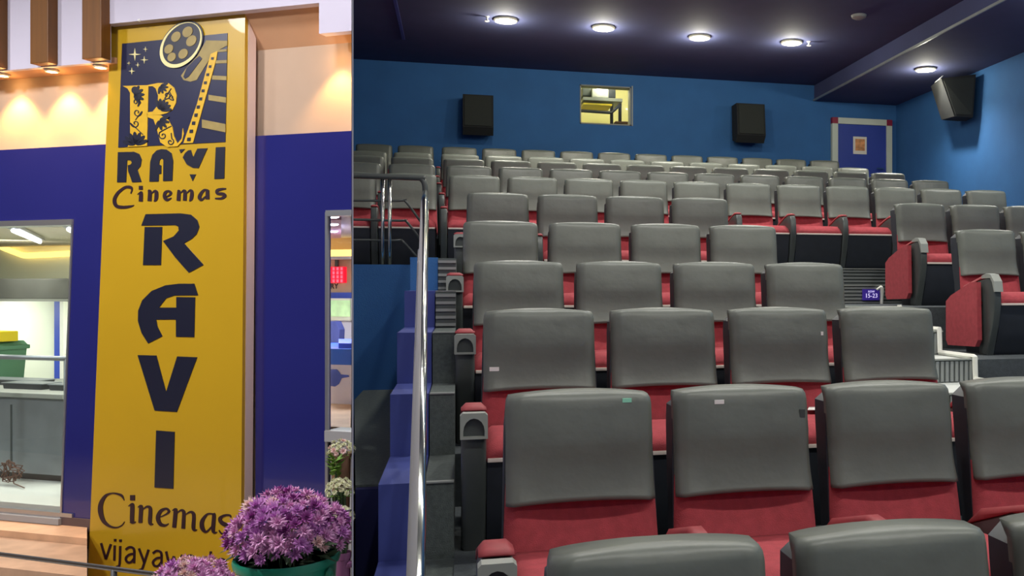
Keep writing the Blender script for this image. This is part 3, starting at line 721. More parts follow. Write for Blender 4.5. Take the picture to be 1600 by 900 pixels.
obj('drop_panel', lbox(HX1, -.05, 0, zp(530, 53, -.02), LCZ), M['white'], hd)
obj('screw_cap', MB().ico((xp(218, 30, -.05), -.052, zp(218, 32, -.05)), .008), M['trimw'], hd)

# eave downlights washing the wall
zd = (zf + zw) / 2
for px, lab in ((4, 'leftmost warm eave downlight above the window'), (81, 'middle warm eave downlight between the two brown fins'), (157, 'warm eave downlight next to the yellow sign'), (560, 'eave')):
    if px < 400:
        p = lp(px, line((4, 121), (157, 105), px), FD - .07)
        t = thing('eave_downlight', lab, 'downlight', (p.x, p.y, zd - .012), 'eave downlights', True)
        obj('ring', MB().lathe((p.x, p.y, zd - .012), [(.03, .03), (.034, .004), (.028, 0), (.022, .006)], 16), M['ring'], t, True)
        obj('lens', MB().lathe((p.x, p.y, zd - .014), [(.022, .006), (.012, .001), (.002, 0)], 14), M['lens'], t, 'all')
    else:
        p = Vector((DXR(.1) - .06, FD - .06, 0))
    q = ML @ Vector((p.x, p.y + .0, zd - .03))
    lamp('eave_lamp', 'SPOT', q, 27 if px < 400 else 12, (1, .56, .18), ML @ Vector((p.x, p.y + .10, zd - 1)), spot_size=radians(96), spot_blend=.6, shadow_soft_size=.02)
    lamp('eave_glow', 'POINT', q - Vector((0, 0, .02)), .5, (1, .55, .18), shadow_soft_size=.01)  # added point light that warms the soffit strip

# ------------------------------------------------------------------ the sign pylon
STL, STR = lp(173, 40, 0), lp(383, 18, 0); SBL, SBR = lp(138, 885, 0), lp(376, 900, 0)
kl = (STL.x - SBL.x) / (STL.z - SBL.z); kr = (STR.x - SBR.x) / (STR.z - SBR.z)
ztop = (STL.z + STR.z) / 2 - .002
zb_ = .008
A_ = (STL.x, ztop); B_ = (STR.x, ztop); C_ = (SBR.x + kr * (zb_ - SBR.z), zb_); D_ = (SBL.x + kl * (zb_ - SBL.z), zb_)
sg = thing('pylon_sign', 'tall yellow cinema sign board with navy lettering between blue panels', 'sign', ((C_[0] + D_[0]) / 2, .1, zb_), None, True)
obj('face_panel', MB().prism([(p[0], 0, p[1]) for p in (A_, B_, C_, D_)], (0, .02, 0)), M['yellow'], sg)
g = .006
obj('pylon_body', MB().prism([(A_[0] + g, .0201, A_[1]), (B_[0] + .004, .0201, B_[1]), (C_[0] + .004, .0201, C_[1]), (D_[0] + g, .0201, D_[1])], (0, FD - .024, 0)), M['return'], sg, label='cream painted return side')
def z2(x, y): return (160 + x / 3.75, y / 3.75)
def z4(x, y): return (170 + x / 7.2727, 220 + y / 7.2727)
def z5(x, y): return (200 + x / 3.75, 320 + y / 3.75)
def z6(x, y): return (200 + x / 3.75, 540 + y / 3.75)
def z7(x, y): return (130 + x / 6.0, 750 + y / 6.0)
def flat(polys, zfn, lay, th=.003):
    mb = MB()
    for P in polys: mb.prism([lp(*zfn(x, y), 0) + Vector((0, -lay, 0)) for x, y in P], (0, th, 0))
    return mb
def letter(name, polys, zfn, m, lay=.003, parent=None, lab=None): return obj(name, flat(polys, zfn, lay, .003), M[m], parent or sg, label=lab)
def brush(pts, n=7):       # polyline of x, y, width swept into one smooth outline
    P = spline(pts, n); L = []; R = []
    for i, p in enumerate(P):
        t = P[min(i + 1, len(P) - 1)] - P[max(i - 1, 0)]; l = math.hypot(t.x, t.y) or 1; nx, ny = -t.y / l, t.x / l; w = p.z / 2
        L.append((p.x + nx * w, p.y + ny * w)); R.append((p.x - nx * w, p.y - ny * w))
    return L, R
def strokes(name, lst, zfn, m, lay=.003, parent=None, lab=None):
    mb = MB()
    for pts in lst:
        L, R = brush(pts)
        for i in range(len(L) - 1):
            mb.prism([lp(*zfn(*q), 0) + Vector((0, -lay, 0)) for q in (L[i], L[i + 1], R[i + 1], R[i])], (0, .003, 0))
    return obj(name, mb, M[m], parent or sg, label=lab)
def disc(cx, cy, rx, ry, n=20, a0=0):
    return [(cx + rx * cos(2 * pi * i / n) * cos(a0) - ry * sin(2 * pi * i / n) * sin(a0), cy + rx * cos(2 * pi * i / n) * sin(a0) + ry * sin(2 * pi * i / n) * cos(a0)) for i in range(n)]
# picture panel
pic = letter('picture_panel', [[(118, 257), (735, 195), (722, 832), (95, 865)]], z2, 'inkpanel', .003)
def pic_part(name, polys, m, lay): return letter(name, polys, z2, m, lay, pic)
# film strip
pic_part('film_strip', [[(612, 238), (735, 240), (735, 268), (690, 292), (640, 335), (556, 470), (520, 480), (480, 470), (465, 445), (500, 395), (560, 330)]], 'palegold', .005)
pic_part('film_shade', [[(480, 452), (500, 400), (545, 352), (575, 330), (590, 345), (510, 452), (490, 462)]], 'inkpanel', .007)
pic_part('film_edge', [[(640, 318), (680, 300), (672, 352), (536, 838), (480, 840), (560, 610)]], 'gold', .0065)
for i in range(11):
    t = i / 10; x = 652 + (515 - 652) * t; y = 345 + (818 - 345) * t; s = 7 + 3 * t
    pic_part('film_hole', [[(x - s, y - s), (x + s, y - s * 1.1), (x + s * .8, y + s), (x - s * 1.2, y + s)]], 'ink', .0085)
for a, b, h in (((676, 300), (733, 296), 7), ((668, 365), (733, 362), 9), ((648, 455), (731, 460), 12), ((626, 572), (729, 588), 16), ((588, 725), (725, 752), 24)):
    pic_part('film_bar', [[(a[0], a[1] - h), (b[0], b[1] - h), (b[0], b[1] + h), (a[0], a[1] + h)]], 'palegold', .0055)
# reel
ang = radians(-52)
pic_part('reel', [disc(470, 262, 155, 108, 36, ang)], 'ink', .008)
L = disc(468, 266, 150, 104, 40, ang); K = disc(472, 258, 136, 92, 40, ang)
mb = MB()
for i in range(40):
    if 5 <= i <= 33 or True: mb.prism([lp(*z2(*q), 0) + Vector((0, -.0095, 0)) for q in (L[i], L[(i + 1) % 40], K[(i + 1) % 40], K[i])], (0, .002, 0))
obj('reel_rim', mb, M['star'], pic)
for x, y, rx, ry in ((440, 218, 33, 24), (508, 190, 34, 27), (530, 242, 36, 26), (482, 318, 32, 24), (415, 337, 28, 22), (398, 290, 30, 23)):
    pic_part('reel_opening', [disc(x, y, rx, ry, 18, ang)], 'palegold', .0105)
# stars
for x, y, r in ((195, 320, 36), (250, 352, 22), (257, 290, 15), (212, 382, 14), (160, 372, 11), (177, 418, 20)):
    P = []
    for k in range(8):
        rr = r if k % 2 == 0 else r * .18; P.append((x + rr * sin(k * pi / 4), y - rr * cos(k * pi / 4)))
    pic_part('star', [P], 'star', .006)
# ornate R
stem = [(125, 505), (275, 500), (266, 856), (152, 862), (168, 835), (168, 545), (152, 520)]
bowl_o = [(270, 500), (330, 488), (392, 488), (425, 515), (440, 560), (436, 605), (415, 645), (380, 665), (345, 674), (266, 676)]
bowl_i = [(262, 660), (300, 655), (328, 620), (332, 560), (318, 520), (300, 507), (270, 507)]
leg = [(266, 676), (345, 676), (390, 702), (415, 745), (425, 800), (445, 842), (470, 812), (476, 752), (482, 785), (472, 828), (445, 858), (385, 862), (345, 835), (325, 760), (305, 700), (266, 686)]
pic_part('ornate_letter', [stem, bowl_o + bowl_i, leg], 'gold', .006)
def fan(cx, cy, R, a0, a1, n):
    out = []
    for i in range(n):
        a = radians(a0 + (a1 - a0) * i / (n - 1)); out.append(disc(cx + cos(a) * R * .55, cy + sin(a) * R * .55, R * .5, R * .17, 10, a))
    return out
for cx, cy, R, a0, a1, n in ((190, 560, 62, -60, 50, 5), (345, 505, 46, -20, 100, 5), (345, 648, 66, -110, -5, 6), (340, 705, 58, -20, 110, 5), (200, 850, 74, -165, -20, 7)):
    pic_part('leaf_ornament', fan(cx, cy, R, a0, a1, n), 'ink', .0085)
pic_part('leaf_ornament', [disc(198, 530, 20, 22)], 'ink', .0084)
def curl(cx, cy, R, sgn, rot, tail):
    pts = []
    for i in range(13):
        a = rot + sgn * i * .62; r = R * (i + 2) / 14; pts.append((cx + r * cos(a), cy + r * sin(a), 5))
    return pts + [(tail[0], tail[1], 4)]
pic_l = [curl(205, 600, 24, 1, 0, (235, 560)), curl(212, 660, 26, -1, 1, (200, 705)), curl(200, 725, 26, 1, 2, (245, 790)), curl(385, 560, 22, 1, 1, (410, 520)), curl(412, 572, 16, -1, 2, (400, 540)), curl(362, 795, 26, 1, 3, (410, 740)), curl(405, 832, 22, -1, 0, (410, 780))]
strokes('scroll_ornament', pic_l, z2, 'ink', .0085, pic)
# RAVI, the small line
letter('letter', [[(98, 472), (108, 130), (290, 125), (350, 150), (378, 215), (365, 290), (330, 330), (375, 468), (270, 472), (225, 345), (220, 278), (250, 272), (267, 248), (255, 225), (213, 218), (200, 472)]], z4, 'ink')
letter('letter', [[(465, 465), (475, 240), (500, 160), (545, 112), (600, 95), (660, 100), (715, 140), (735, 230), (725, 455), (620, 458), (625, 215), (602, 200), (580, 225), (577, 270), (600, 282), (600, 375), (573, 378), (570, 462)]], z4, 'ink')
letter('letter', [[(805, 98), (870, 95), (822, 142)], [(905, 110), (935, 105), (962, 190), (1010, 90), (1125, 85), (1025, 310), (960, 308), (890, 270), (845, 190), (870, 140)], [(922, 382), (993, 382), (957, 458)]], z4, 'ink')
letter('letter', [[(1220, 75), (1325, 70), (1315, 430), (1203, 435)]], z4, 'ink')
# Cinemas, the small line
strokes('letter', [[(252, 600, 12), (266, 560, 18), (250, 530, 34), (190, 530, 30), (110, 590, 34), (68, 670, 40), (90, 740, 40), (170, 755, 34), (250, 745, 24), (290, 732, 8)]], z4, 'ink2')
l_ = strokes('letter', [[(328, 612, 6), (365, 585, 18), (370, 600, 40), (366, 690, 46)]], z4, 'ink2'); strokes('letter_dot', [[(367, 512, 44), (367, 556, 44)]], z4, 'ink2', .003, l_)
strokes('letter', [[(448, 570, 18), (470, 580, 40), (466, 685, 46)], [(488, 600, 10), (525, 570, 24), (545, 590, 40), (540, 660, 40), (518, 690, 12)]], z4, 'ink2')
strokes('letter', [[(650, 640, 14), (690, 620, 20), (708, 595, 30), (685, 572, 24), (645, 590, 34), (638, 640, 38), (665, 670, 34), (715, 650, 10)]], z4, 'ink2')
strokes('letter', [[(785, 572, 14), (800, 580, 38), (795, 682, 44)], [(818, 595, 10), (855, 565, 24), (870, 590, 38), (866, 680, 42)], [(890, 595, 10), (930, 562, 24), (948, 590, 38), (940, 655, 38), (920, 688, 10)]], z4, 'ink2')
strokes('letter', [[(1130, 560, 16), (1085, 562, 26), (1045, 610, 38), (1035, 650, 40), (1060, 670, 26), (1105, 630, 12)], [(1125, 562, 38), (1125, 665, 44)]], z4, 'ink2')
strokes('letter', [[(1335, 545, 14), (1290, 548, 26), (1235, 565, 34), (1240, 598, 34), (1300, 605, 36), (1322, 628, 34), (1280, 655, 26), (1210, 655, 14)]], z4, 'ink2')
# R A V I, the large letters
letter('large_letter', [[(100, 130), (202, 130), (195, 353), (90, 353)], [(105, 55), (310, 50), (370, 58), (408, 90), (420, 130), (405, 170), (375, 200), (330, 225), (444, 352), (358, 398), (280, 310), (207, 212), (270, 185), (300, 150), (297, 128), (280, 119), (80, 122)]], z5, 'ink')
letter('large_letter', [[(120, 812), (82, 752), (60, 680), (62, 620), (85, 560), (140, 505), (220, 472), (300, 462), (390, 462), (412, 530), (272, 531), (225, 548), (183, 602), (285, 602), (285, 540), (395, 542), (390, 775), (283, 773), (283, 672), (167, 672), (175, 715), (203, 770)]], z5, 'ink')
letter('large_letter', [[(58, 55), (168, 58), (225, 272), (290, 63), (407, 68), (288, 388), (158, 380)]], z6, 'ink')
letter('large_letter', [[(167, 497), (275, 505), (267, 838), (157, 830)]], z6, 'ink')
# Cinemas, the large line
strokes('letter', [[(388, 192, 5), (365, 148, 20), (320, 128, 16), (268, 124, 12), (212, 148, 26), (170, 220, 42), (166, 300, 46), (195, 385, 36), (252, 432, 20), (312, 444, 12), (362, 425, 10), (390, 390, 5)]], z7, 'ink2')
l_ = strokes('letter', [[(425, 245, 5), (458, 228, 26), (464, 250, 38), (460, 370, 38), (468, 395, 30), (495, 392, 6)], [(440, 396, 8), (470, 398, 12)]], z7, 'ink2'); strokes('letter_dot', [[(465, 141, 44), (465, 190, 44)]], z7, 'ink2', .003, l_)
strokes('letter', [[(515, 255, 6), (540, 245, 28), (545, 270, 36), (538, 400, 36)], [(560, 275, 8), (600, 248, 18), (630, 262, 30), (632, 310, 34), (628, 385, 34), (635, 412, 24), (658, 412, 6)]], z7, 'ink2')
strokes('letter', [[(705, 352, 8), (770, 325, 12), (806, 295, 22), (780, 268, 20), (730, 290, 30), (703, 350, 38), (722, 408, 34), (765, 425, 22), (803, 408, 6)]], z7, 'ink2')
strokes('letter', [[(838, 285, 6), (864, 275, 26), (868, 300, 36), (855, 445, 36)], [(880, 310, 8), (920, 282, 18), (945, 300, 30), (945, 350, 32), (940, 455, 34)], [(960, 325, 8), (1005, 298, 18), (1035, 315, 30), (1040, 360, 32), (1035, 440, 34), (1045, 468, 24), (1070, 466, 6)]], z7, 'ink2')
strokes('letter', [[(1225, 318, 12), (1165, 320, 18), (1118, 385, 36), (1120, 450, 40), (1155, 485, 20), (1212, 430, 10)], [(1220, 312, 26), (1228, 340, 34), (1220, 460, 34), (1232, 492, 22), (1258, 488, 6)]], z7, 'ink2')
strokes('letter', [[(1388, 350, 10), (1375, 330, 16), (1330, 330, 20), (1285, 358, 30), (1300, 398, 36), (1355, 430, 38), (1378, 465, 34), (1350, 500, 20), (1300, 500, 14), (1275, 470, 10)]], z7, 'ink2')
# place name, plain thin letters
W_ = 20
def th(*p): return [(x, y, W_) for x, y in p]
def lseg(*p):
    out = []
    for i in range(len(p) - 1):
        out.append([(p[i][0], p[i][1], W_), (p[i + 1][0], p[i + 1][1], W_)])
    return out
def let_a(ox, oy): return [th((ox + 400 - 395, 652 + oy), (ox + 40, 628 + oy), (ox + 78, 640 + oy), (ox + 88, 680 + oy)), th((ox + 88, 665 + oy), (ox + 85, 778 + oy)), th((ox + 86, 690 + oy), (ox + 40, 698 + oy), (ox + 8, 730 + oy), (ox + 18, 765 + oy), (ox + 52, 770 + oy), (ox + 84, 735 + oy))]
strokes('letter', lseg((170, 590), (215, 742), (262, 600)), z7, 'ink2')
l_ = strokes('letter', lseg((298, 612), (294, 755)), z7, 'ink2'); strokes('letter_dot', [[(302, 552, 22), (302, 574, 22)]], z7, 'ink2', .003, l_)
l_ = strokes('letter', [th((350, 618), (345, 770), (335, 805), (312, 812))], z7, 'ink2'); strokes('letter_dot', [[(352, 556, 22), (352, 578, 22)]], z7, 'ink2', .003, l_)
strokes('letter', let_a(395, 0), z7, 'ink2')
strokes('letter', lseg((525, 640), (575, 775)) + [th((615, 652), (575, 775), (555, 830), (528, 842))], z7, 'ink2')
strokes('letter', let_a(650, 35), z7, 'ink2')
strokes('letter', lseg((780, 668), (812, 815), (852, 715), (885, 825), (930, 700)), z7, 'ink2')
strokes('letter', let_a(955, 78), z7, 'ink2')
strokes('letter', [th((1190, 760), (1150, 725), (1105, 760), (1100, 830), (1140, 860), (1188, 820)), th((1198, 668), (1188, 868))], z7, 'ink2')
strokes('letter', let_a(1250, 112), z7, 'ink2')

# ------------------------------------------------------------------ stone ledge, tubular rail, loose wire
z1_ = zp(60, 816, FD); lf = lpz(60, 834, z1_).y; z2_ = z1_ - .035; sf = lpz(60, 893, z2_).y
struct('trim_7', MB().prism([(-4.6, lf, 0), (lp(136, 840, lf).x, lf, 0), (lp(136, 840, FD).x, FD, 0), (-4.6, FD, 0)], (0, 0, z1_)), M['ledge'], lobby=True)
struct('trim_8', MB().prism([(-4.6, sf, 0), (lp(136, 860, sf).x, sf, 0), (lp(136, 840, lf - .004).x, lf - .004, 0), (-4.6, lf - .004, 0)], (0, 0, z2_)), M['ledge2'], lobby=True)
r0, r1, r2 = lp(-60, 858, -.75), lp(178, 889, -.75), lp(330, 909, -.75)
t = thing('tube_rail', 'low thin steel rail crossing in front of the yellow sign foot', 'rail', (r1.x, -.75, .007), None, True)
obj('tube', MB().tube([r0, r1, r2], .010, 8), M['steel'], t, 'all')
obj('wire', MB().tube([r0 + Vector((0, -.01, .008)), r1 + Vector((0, -.01, .010)), r2 + Vector((0, -.01, .010))], .005, 6), M['tray'], t, 'all')
for px in (178, 330, -60):
    p = lp(px, 450, -.75); obj('post', MB().tube([(p.x, -.75, .007), (p.x, -.75, r1.z if px == 178 else (r2.z if px > 178 else r0.z))], .012, 8), M['tray'], t, 'all')

# ------------------------------------------------------------------ kitchen behind the left window
KB = WYL - .02
kz = zp(60, 386, KB); kf = wzb - .02
KP = [(-6.9, BT), (-.25, BT), (-1.62, KB), (-6.9, KB)]; GP = [(-.15, BT), (DXR(BT) - .008, BT), (lp(549.3, 450, KB).x, KB), (-1.54, KB)]
def pp(P, z0, z1): return MB().prism([(x, y, z0) for x, y in P], (0, 0, z1 - z0))
struct('floor_kitchen', pp(KP, 0, kf), M['tile'], lobby=True)
struct('ceiling_kitchen', pp(KP, kz, kz + .1), M['kceil'], lobby=True)
kw = struct('wall_kitchen', MB().box(-6.9, -1.65, KB - .02, KB, kf, kz).prism([(-.25, BT, kf), (-.18, BT, kf), (-1.56, KB, kf), (-1.63, KB, kf)], (0, 0, kz - kf)), M['kwall'], lobby=True)
cx0 = xp(88, 530, KB - .1); cx1 = xp(100, 530, KB - .1)
obj('column', MB().box(cx0, cx1, KB - .12, KB - .02, kf, zp(95, 466, KB - .12)), M['bluestripe'], kw)
obj('jamb', MB().box(cx1, cx1 + .04, KB - .14, KB - .02, kf, zp(95, 466, KB - .12)), M['trimw'], kw)
cv = [lp(x, y, KB - .06) for x, y in ((-70, 356), (-30, 370), (0, 385), (20, 393), (38, 399), (60, 398.5), (115, 396), (150, 395))]
t = single('cove_light', MB().tube(spline(cv, 4), .026, 8), M['cove'], 'curved glowing yellow cove light strip above the kitchen hood', 'light', cv[5], lobby=True, smooth='all')
for a, b, lab in (((-25, 340), (62, 378), 'long ceiling tube light left of centre in the kitchen'), ((92, 349), (135, 374), 'ceiling tube light beside the right window frame of the kitchen')):
    zc = kz - .034
    a, b = lpz(*a, zc), lpz(*b, zc); a = a.lerp(b, max(0, (.32 - a.y) / (b.y - a.y))); d = (b - a).normalized(); s_ = Vector((-d.y, d.x, 0))
    t = thing('tube_light', lab, 'light', ((a + b) / 2), 'kitchen tube lights', True)
    obj('tube', MB().tube([a, b], .014, 8), M['tube'], t, 'all')
    obj('batten', MB().prism([a + s_ * .03 + Vector((0, 0, .012)), b + s_ * .03 + Vector((0, 0, .012)), b - s_ * .03 + Vector((0, 0, .012)), a - s_ * .03 + Vector((0, 0, .012))], (0, 0, .018)), M['alu'], t)
HB = KB - .75
h0, h1 = zp(60, 467, HB), zp(60, 435, HB)
t = thing('extractor_hood', 'wide dull steel hood band across the kitchen', 'hood', (xp(60, 450, HB), HB + .3, h0), None, True)
obj('canopy', MB().box(-6.8, xp(113, 450, HB), HB, HB + .6, h0, h1, .01), M['hood'], t)
obj('lip', MB().box(-6.8, xp(113, 450, HB), HB - .012, HB + .6, h0 - .02, h0), M['frame'], t)
rr = [lp(-120, 556, .55), lp(104, 560, .55)]; rr[1].z = rr[0].z = lp(50, 559, .55).z
t = thing('service_rail', 'horizontal steel rail along the kitchen counter behind the glass', 'rail', (rr[1].x, .55, kf), None, True)
obj('tube', MB().tube(rr, .015, 10), M['steel'], t, 'all')
for x in (rr[1].x - .005, rr[0].x): obj('post', MB().tube([(x, .55, kf), (x, .55, rr[0].z)], .012, 8), M['steel'], t, 'all')
CD = .75
ctz = zp(50, 614, CD); cb = lpz(50, 600, ctz).y + .35; cbz = zp(50, 740, CD); cxr = xp(100, 650, CD)
t = thing('serving_counter', 'grey steel kitchen counter behind the window glass', 'counter', (cxr - 1, CD + .3, kf), None, True)
obj('worktop', MB().box(-4.4, cxr + .01, CD - .02, cb, ctz - .03, ctz, .006), M['frame'], t)
obj('front_panel', MB().box(-4.4, cxr, CD, CD + .02, cbz, ctz - .032), M['steel'], t)
for px in (18, -60): x = xp(px, 680, CD); obj('panel_seam', MB().box(x - .006, x + .006, CD - .004, CD, cbz + .04, ctz - .08), M['arm'], t)
obj('end_panel', MB().box(cxr - .02, cxr, CD + .021, cb - .02, kf, ctz - .032), M['steel'], t)
obj('gap_shadow', MB().box(-4.4, cxr - .03, CD + .05, CD + .08, kf, cbz), M['tray'], t)  # dark board standing in for the shadow under the counter
# things on the counter
def boxpx(px0, px1, y0, y1, dep, th): return (xp(px0, y1, dep), xp(px1, y1, dep), dep, dep + th, None, None)
gd = cb - .30
gx0, gx1 = xp(-42, 560, gd) - .31, xp(36, 560, gd) - .27; gt = zp(0, 548, gd)
t = thing('green_crate', 'green plastic crate on the kitchen counter behind the steel rail', 'crate', ((gx0 + gx1) / 2, gd + .12, ctz), None, True)
obj('body', MB().prism([(gx0 + .02, gd, ctz), (gx1 - .03, gd, ctz), (gx1, gd, gt), (gx0, gd, gt)], (0, .24, 0)), M['kgreen'], t)
obj('rim', MB().box(gx0 - .015, gx1 + .015, gd - .015, gd + .255, gt, gt + .03, .006), M['kgreen'], t)
obj('lid', MB().prism([(gx0 - .01, gd, gt + .031), (gx1 + .01, gd, gt + .031), (gx1 - .03, gd, gt + .06), (gx0 + .03, gd, gt + .06)], (0, .24, 0)), M['kgreen'], t)
yx0, yx1 = gx1 - .17, gx1 + .02
t = thing('yellow_box', 'small yellow box lying on top of the green crate', 'box', ((yx0 + yx1) / 2, gd + .1, gt + .061), None, True)
obj('carton', MB().box(yx0 + .02, yx1, gd + .02, gd + .16, gt + .061, gt + .135, .006), M['kyellow'], t)
obj('flap', MB().prism([(yx0, gd + .02, gt + .062), (yx0 + .02, gd + .02, gt + .062), (yx0 + .045, gd + .02, gt + .13)], (0, .12, 0)), M['kyellow'], t)
for a, b, y0, y1, dep, lab in ((-30, 58, 593, 600, cb - .46, 'dark flat tray in front of the green crate'), (4, 66, 603, 610, cb - .62, 'grey shallow tray at the front of the counter'), (76, 100, 603, 611, cb - .62, 'dark tray at the right end of the kitchen counter')):
    xa, xb = xp(a, y1, dep), xp(b, y1, dep)
    t = thing('tray', lab, 'tray', ((xa + xb) / 2, dep + .07, ctz), 'trays on the kitchen counter', True)
    obj('pan', MB().prism([(xa + .01, dep, ctz), (xb - .01, dep, ctz), (xb, dep, ctz + .035), (xa, dep, ctz + .035)], (0, .13, 0)), M['tray'], t)
    obj('rim', MB().box(xa - .006, xb + .006, dep - .006, dep + .136, ctz + .035, ctz + .041), M['steel'], t)
# tangle of wire
wc = lp(17, 752, .62); pts = []
for i in range(70):
    a = i * .55; r = .05 + .025 * sin(i * 1.7); pts.append((wc.x + r * cos(a) * 1.2, .62 + .02 * sin(i * .9), kf + .012 + .075 + r * sin(a)))
pts += [(wc.x + .05, .60, kf + .02), (wc.x + .2, .55, kf + .012)]
single('wire_tangle', MB().tube(pts, .0035, 5), M['wire'], 'loose tangle of brown wire on the pale floor under the counter', 'wire', (wc.x, .62, kf + .01), lobby=True)
for x in (-1.5, -2.9):
    q = ML @ Vector((x, .85, kz - .05)); lamp('kitchen_lamp', 'AREA', q, 20, (1, .98, .90), ML @ Vector((x, .9, 0)), size=.5)
for x in (-3.2, -4.4, -5.4):
    q = ML @ Vector((x, HB + .25, h0 - .05)); lamp('back_wall_fill', 'AREA', q, 11, (1, .99, .90), ML @ Vector((x, KB, h0 - .6)), size=.3)  # no lamp in the hood; area lights added to brighten the back wall
q = ML @ Vector((-3.2, HB - .3, kz - .04)); lamp('kitchen_lamp', 'AREA', q, 6, (1, .96, .84), ML @ Vector((-4.2, KB, kz - .2)), size=.4)

# ------------------------------------------------------------------ foyer behind the right glazed door
fz_ = zp(530, 673, FD); RB = WYL - .02; rz = zp(530, 372, RB)
def PXW(d, px=549.3): return xp(px, 450, d)
struct('floor_foyer', pp(GP, 0, fz_), M['ledge'], lobby=True)
struct('ceiling_foyer', pp(GP, rz, rz + .1), M['white'], lobby=True)
fw_ = struct('wall_foyer', lbox(-1.5, RB - .02, RB, fz_, rz), M['cream'], lobby=True)
obj('blue_band', lbox(-1.5, RB - .04, RB - .02, zp(530, 470, RB), zp(530, 457, RB)), M['bluestripe'], fw_)
obj('pale_wall_band', lbox(-1.5, RB - .035, RB - .02, zp(530, 560, RB), zp(530, 470, RB)), M['freezwhite'], fw_)  # pale wall band with whitish-blue reflections put into its colour
obj('cove', lbox(-1.45, RB - .16, RB - .02, zp(530, 400, RB - .16), zp(530, 390, RB - .16)), M['cove'], fw_, label='glowing yellow cove band')
obj('cove_ledge', lbox(-1.45, RB - .18, RB - .02, zp(530, 405, RB - .16), zp(530, 400.5, RB - .16)), M['white'], fw_)
wn = struct('window_3', MB().box(xp(490, 480, RB), xp(546, 480, RB - .08), RB - .07, RB - .04, zp(530, 500, RB), zp(530, 466, RB)), M['trimw'], lobby=True)
obj('foliage_pane', MB().box(xp(492, 480, RB), xp(545, 480, RB - .09), RB - .08, RB - .0705, zp(530, 494, RB), zp(530, 469, RB)), M['foliage'], wn, label='pane full of bright green leaves')
a, b = lpz(512, 335, rz), lpz(530, 366, rz)
t = thing('ceiling_lamp_tray', 'recessed ceiling fitting with three white lamps in the foyer', 'lamp', ((a.x + b.x) / 2, (a.y + b.y) / 2, rz - .05), None, True)
obj('housing', wedge(512, 533, a.y, b.y, rz - .03, rz - .001), M['purplebox'], t)
for y in (338, 350, 361):
    q = lpz(521, y, rz - .03); obj('lamp', MB().lathe((q.x, q.y, rz - .04), [(.015, 0), (.026, .004), (.03, .01)], 14), M['tube'], t, 'all')
LDp = RB - .06
l0, l1 = lp(500, 417, LDp), lp(537, 442, LDp)
t = thing('led_display', 'glowing red dot display board above the entry lettering', 'display', ((l0.x + l1.x) / 2, RB - .02, l1.z), None, True)
obj('case', MB().box(l0.x, l1.x, LDp, RB - .021, l1.z, l0.z, .004), M['ledred'], t)
for i in range(6):
    for j in range(4):
        x = l0.x + (l1.x - l0.x) * (i + .5) / 6; z = l1.z + (l0.z - l1.z) * (j + .5) / 4
        obj('led_cluster', MB().box(x - .009, x + .009, LDp - .004, LDp, z - .012, z + .012), M['leddot'], t)
obj('hanger', MB().box((l0.x + l1.x) / 2 + .02, (l0.x + l1.x) / 2 + .05, LDp + .01, LDp + .02, l0.z, l0.z + .08), M['arm'], t)
tc = lp(512.5, 447.5, RB - .024)
single('entry_lettering', moved(text_mesh('ENTRY', .062, .003), (tc.x, RB - .024, tc.z)), M['ink2'], 'dark ENTRY lettering on the cream wall under the red display', 'lettering', (tc.x, RB - .02, tc.z), lobby=True)
# chest freezer
fd0 = .95
f0, f1 = xp(515, 600, fd0), PXW(fd0, 548.5)
t = thing('chest_freezer', 'white chest freezer with bright blue upper band in the foyer', 'freezer', ((f0 + f1) / 2, fd0 + .25, fz_), None, True)
zt1, zt2, zt3 = zp(530, 545, fd0), zp(530, 570, fd0), zp(530, 632, fd0)
xr = PXW(fd0, 548.5)
obj('body', wedge(515, 549.2, fd0, fd0 + .5, zt3, zt2), M['freezwhite'], t)
obj('blue_band', wedge(514.5, 549.2, fd0 - .006, fd0 + .5, zt2 + .001, zt1), M['freezblue'], t)
obj('lid', wedge(529, 549.2, fd0 + .05, fd0 + .45, zt1, zt1 + .03), M['bluestripe'], t)
obj('plinth', wedge(516, 549.2, fd0 + .02, fd0 + .48, fz_, zt3), M['sill'], t)
obj('blue_mark', MB().prism([lp(x, y, fd0) + Vector((0, -.004, 0)) for x, y in ((515.5, 577), (527, 577), (533, 585), (545, 586), (546, 589), (534, 591), (530, 600), (524, 604), (516, 603))], (0, .003, 0)), M['bluestripe'], t, label='blue splash mark on the white body')
cx_ = xp(521, 520, fd0 + .9)
single('figure_stand_in', MB().prism([(cx_ - .05, fd0 + .9, zp(521, 545, fd0 + .9)), (cx_ + .045, fd0 + .9, zp(521, 545, fd0 + .9)), (cx_ + .05, fd0 + .9, zp(521, 515, fd0 + .9)), (cx_ + .02, fd0 + .9, zp(521, 502, fd0 + .9)), (cx_ - .03, fd0 + .9, zp(521, 502, fd0 + .9)), (cx_ - .055, fd0 + .9, zp(521, 515, fd0 + .9))], (0, .06, 0)),
       M['person_cloth'], 'dark navy upright shape behind the freezer', 'cloth', (cx_, fd0 + .93, zp(521, 545, fd0 + .9)), lobby=True)  # made-up cloth shape standing in for dark upright figures
q = ML @ Vector((xp(515, 450, 1.4), 1.4, rz - .1)); lamp('foyer_lamp', 'AREA', q, 26, (.92, .96, 1), ML @ Vector((xp(515, 450, 1.4), 1.4, 0)), size=.3)

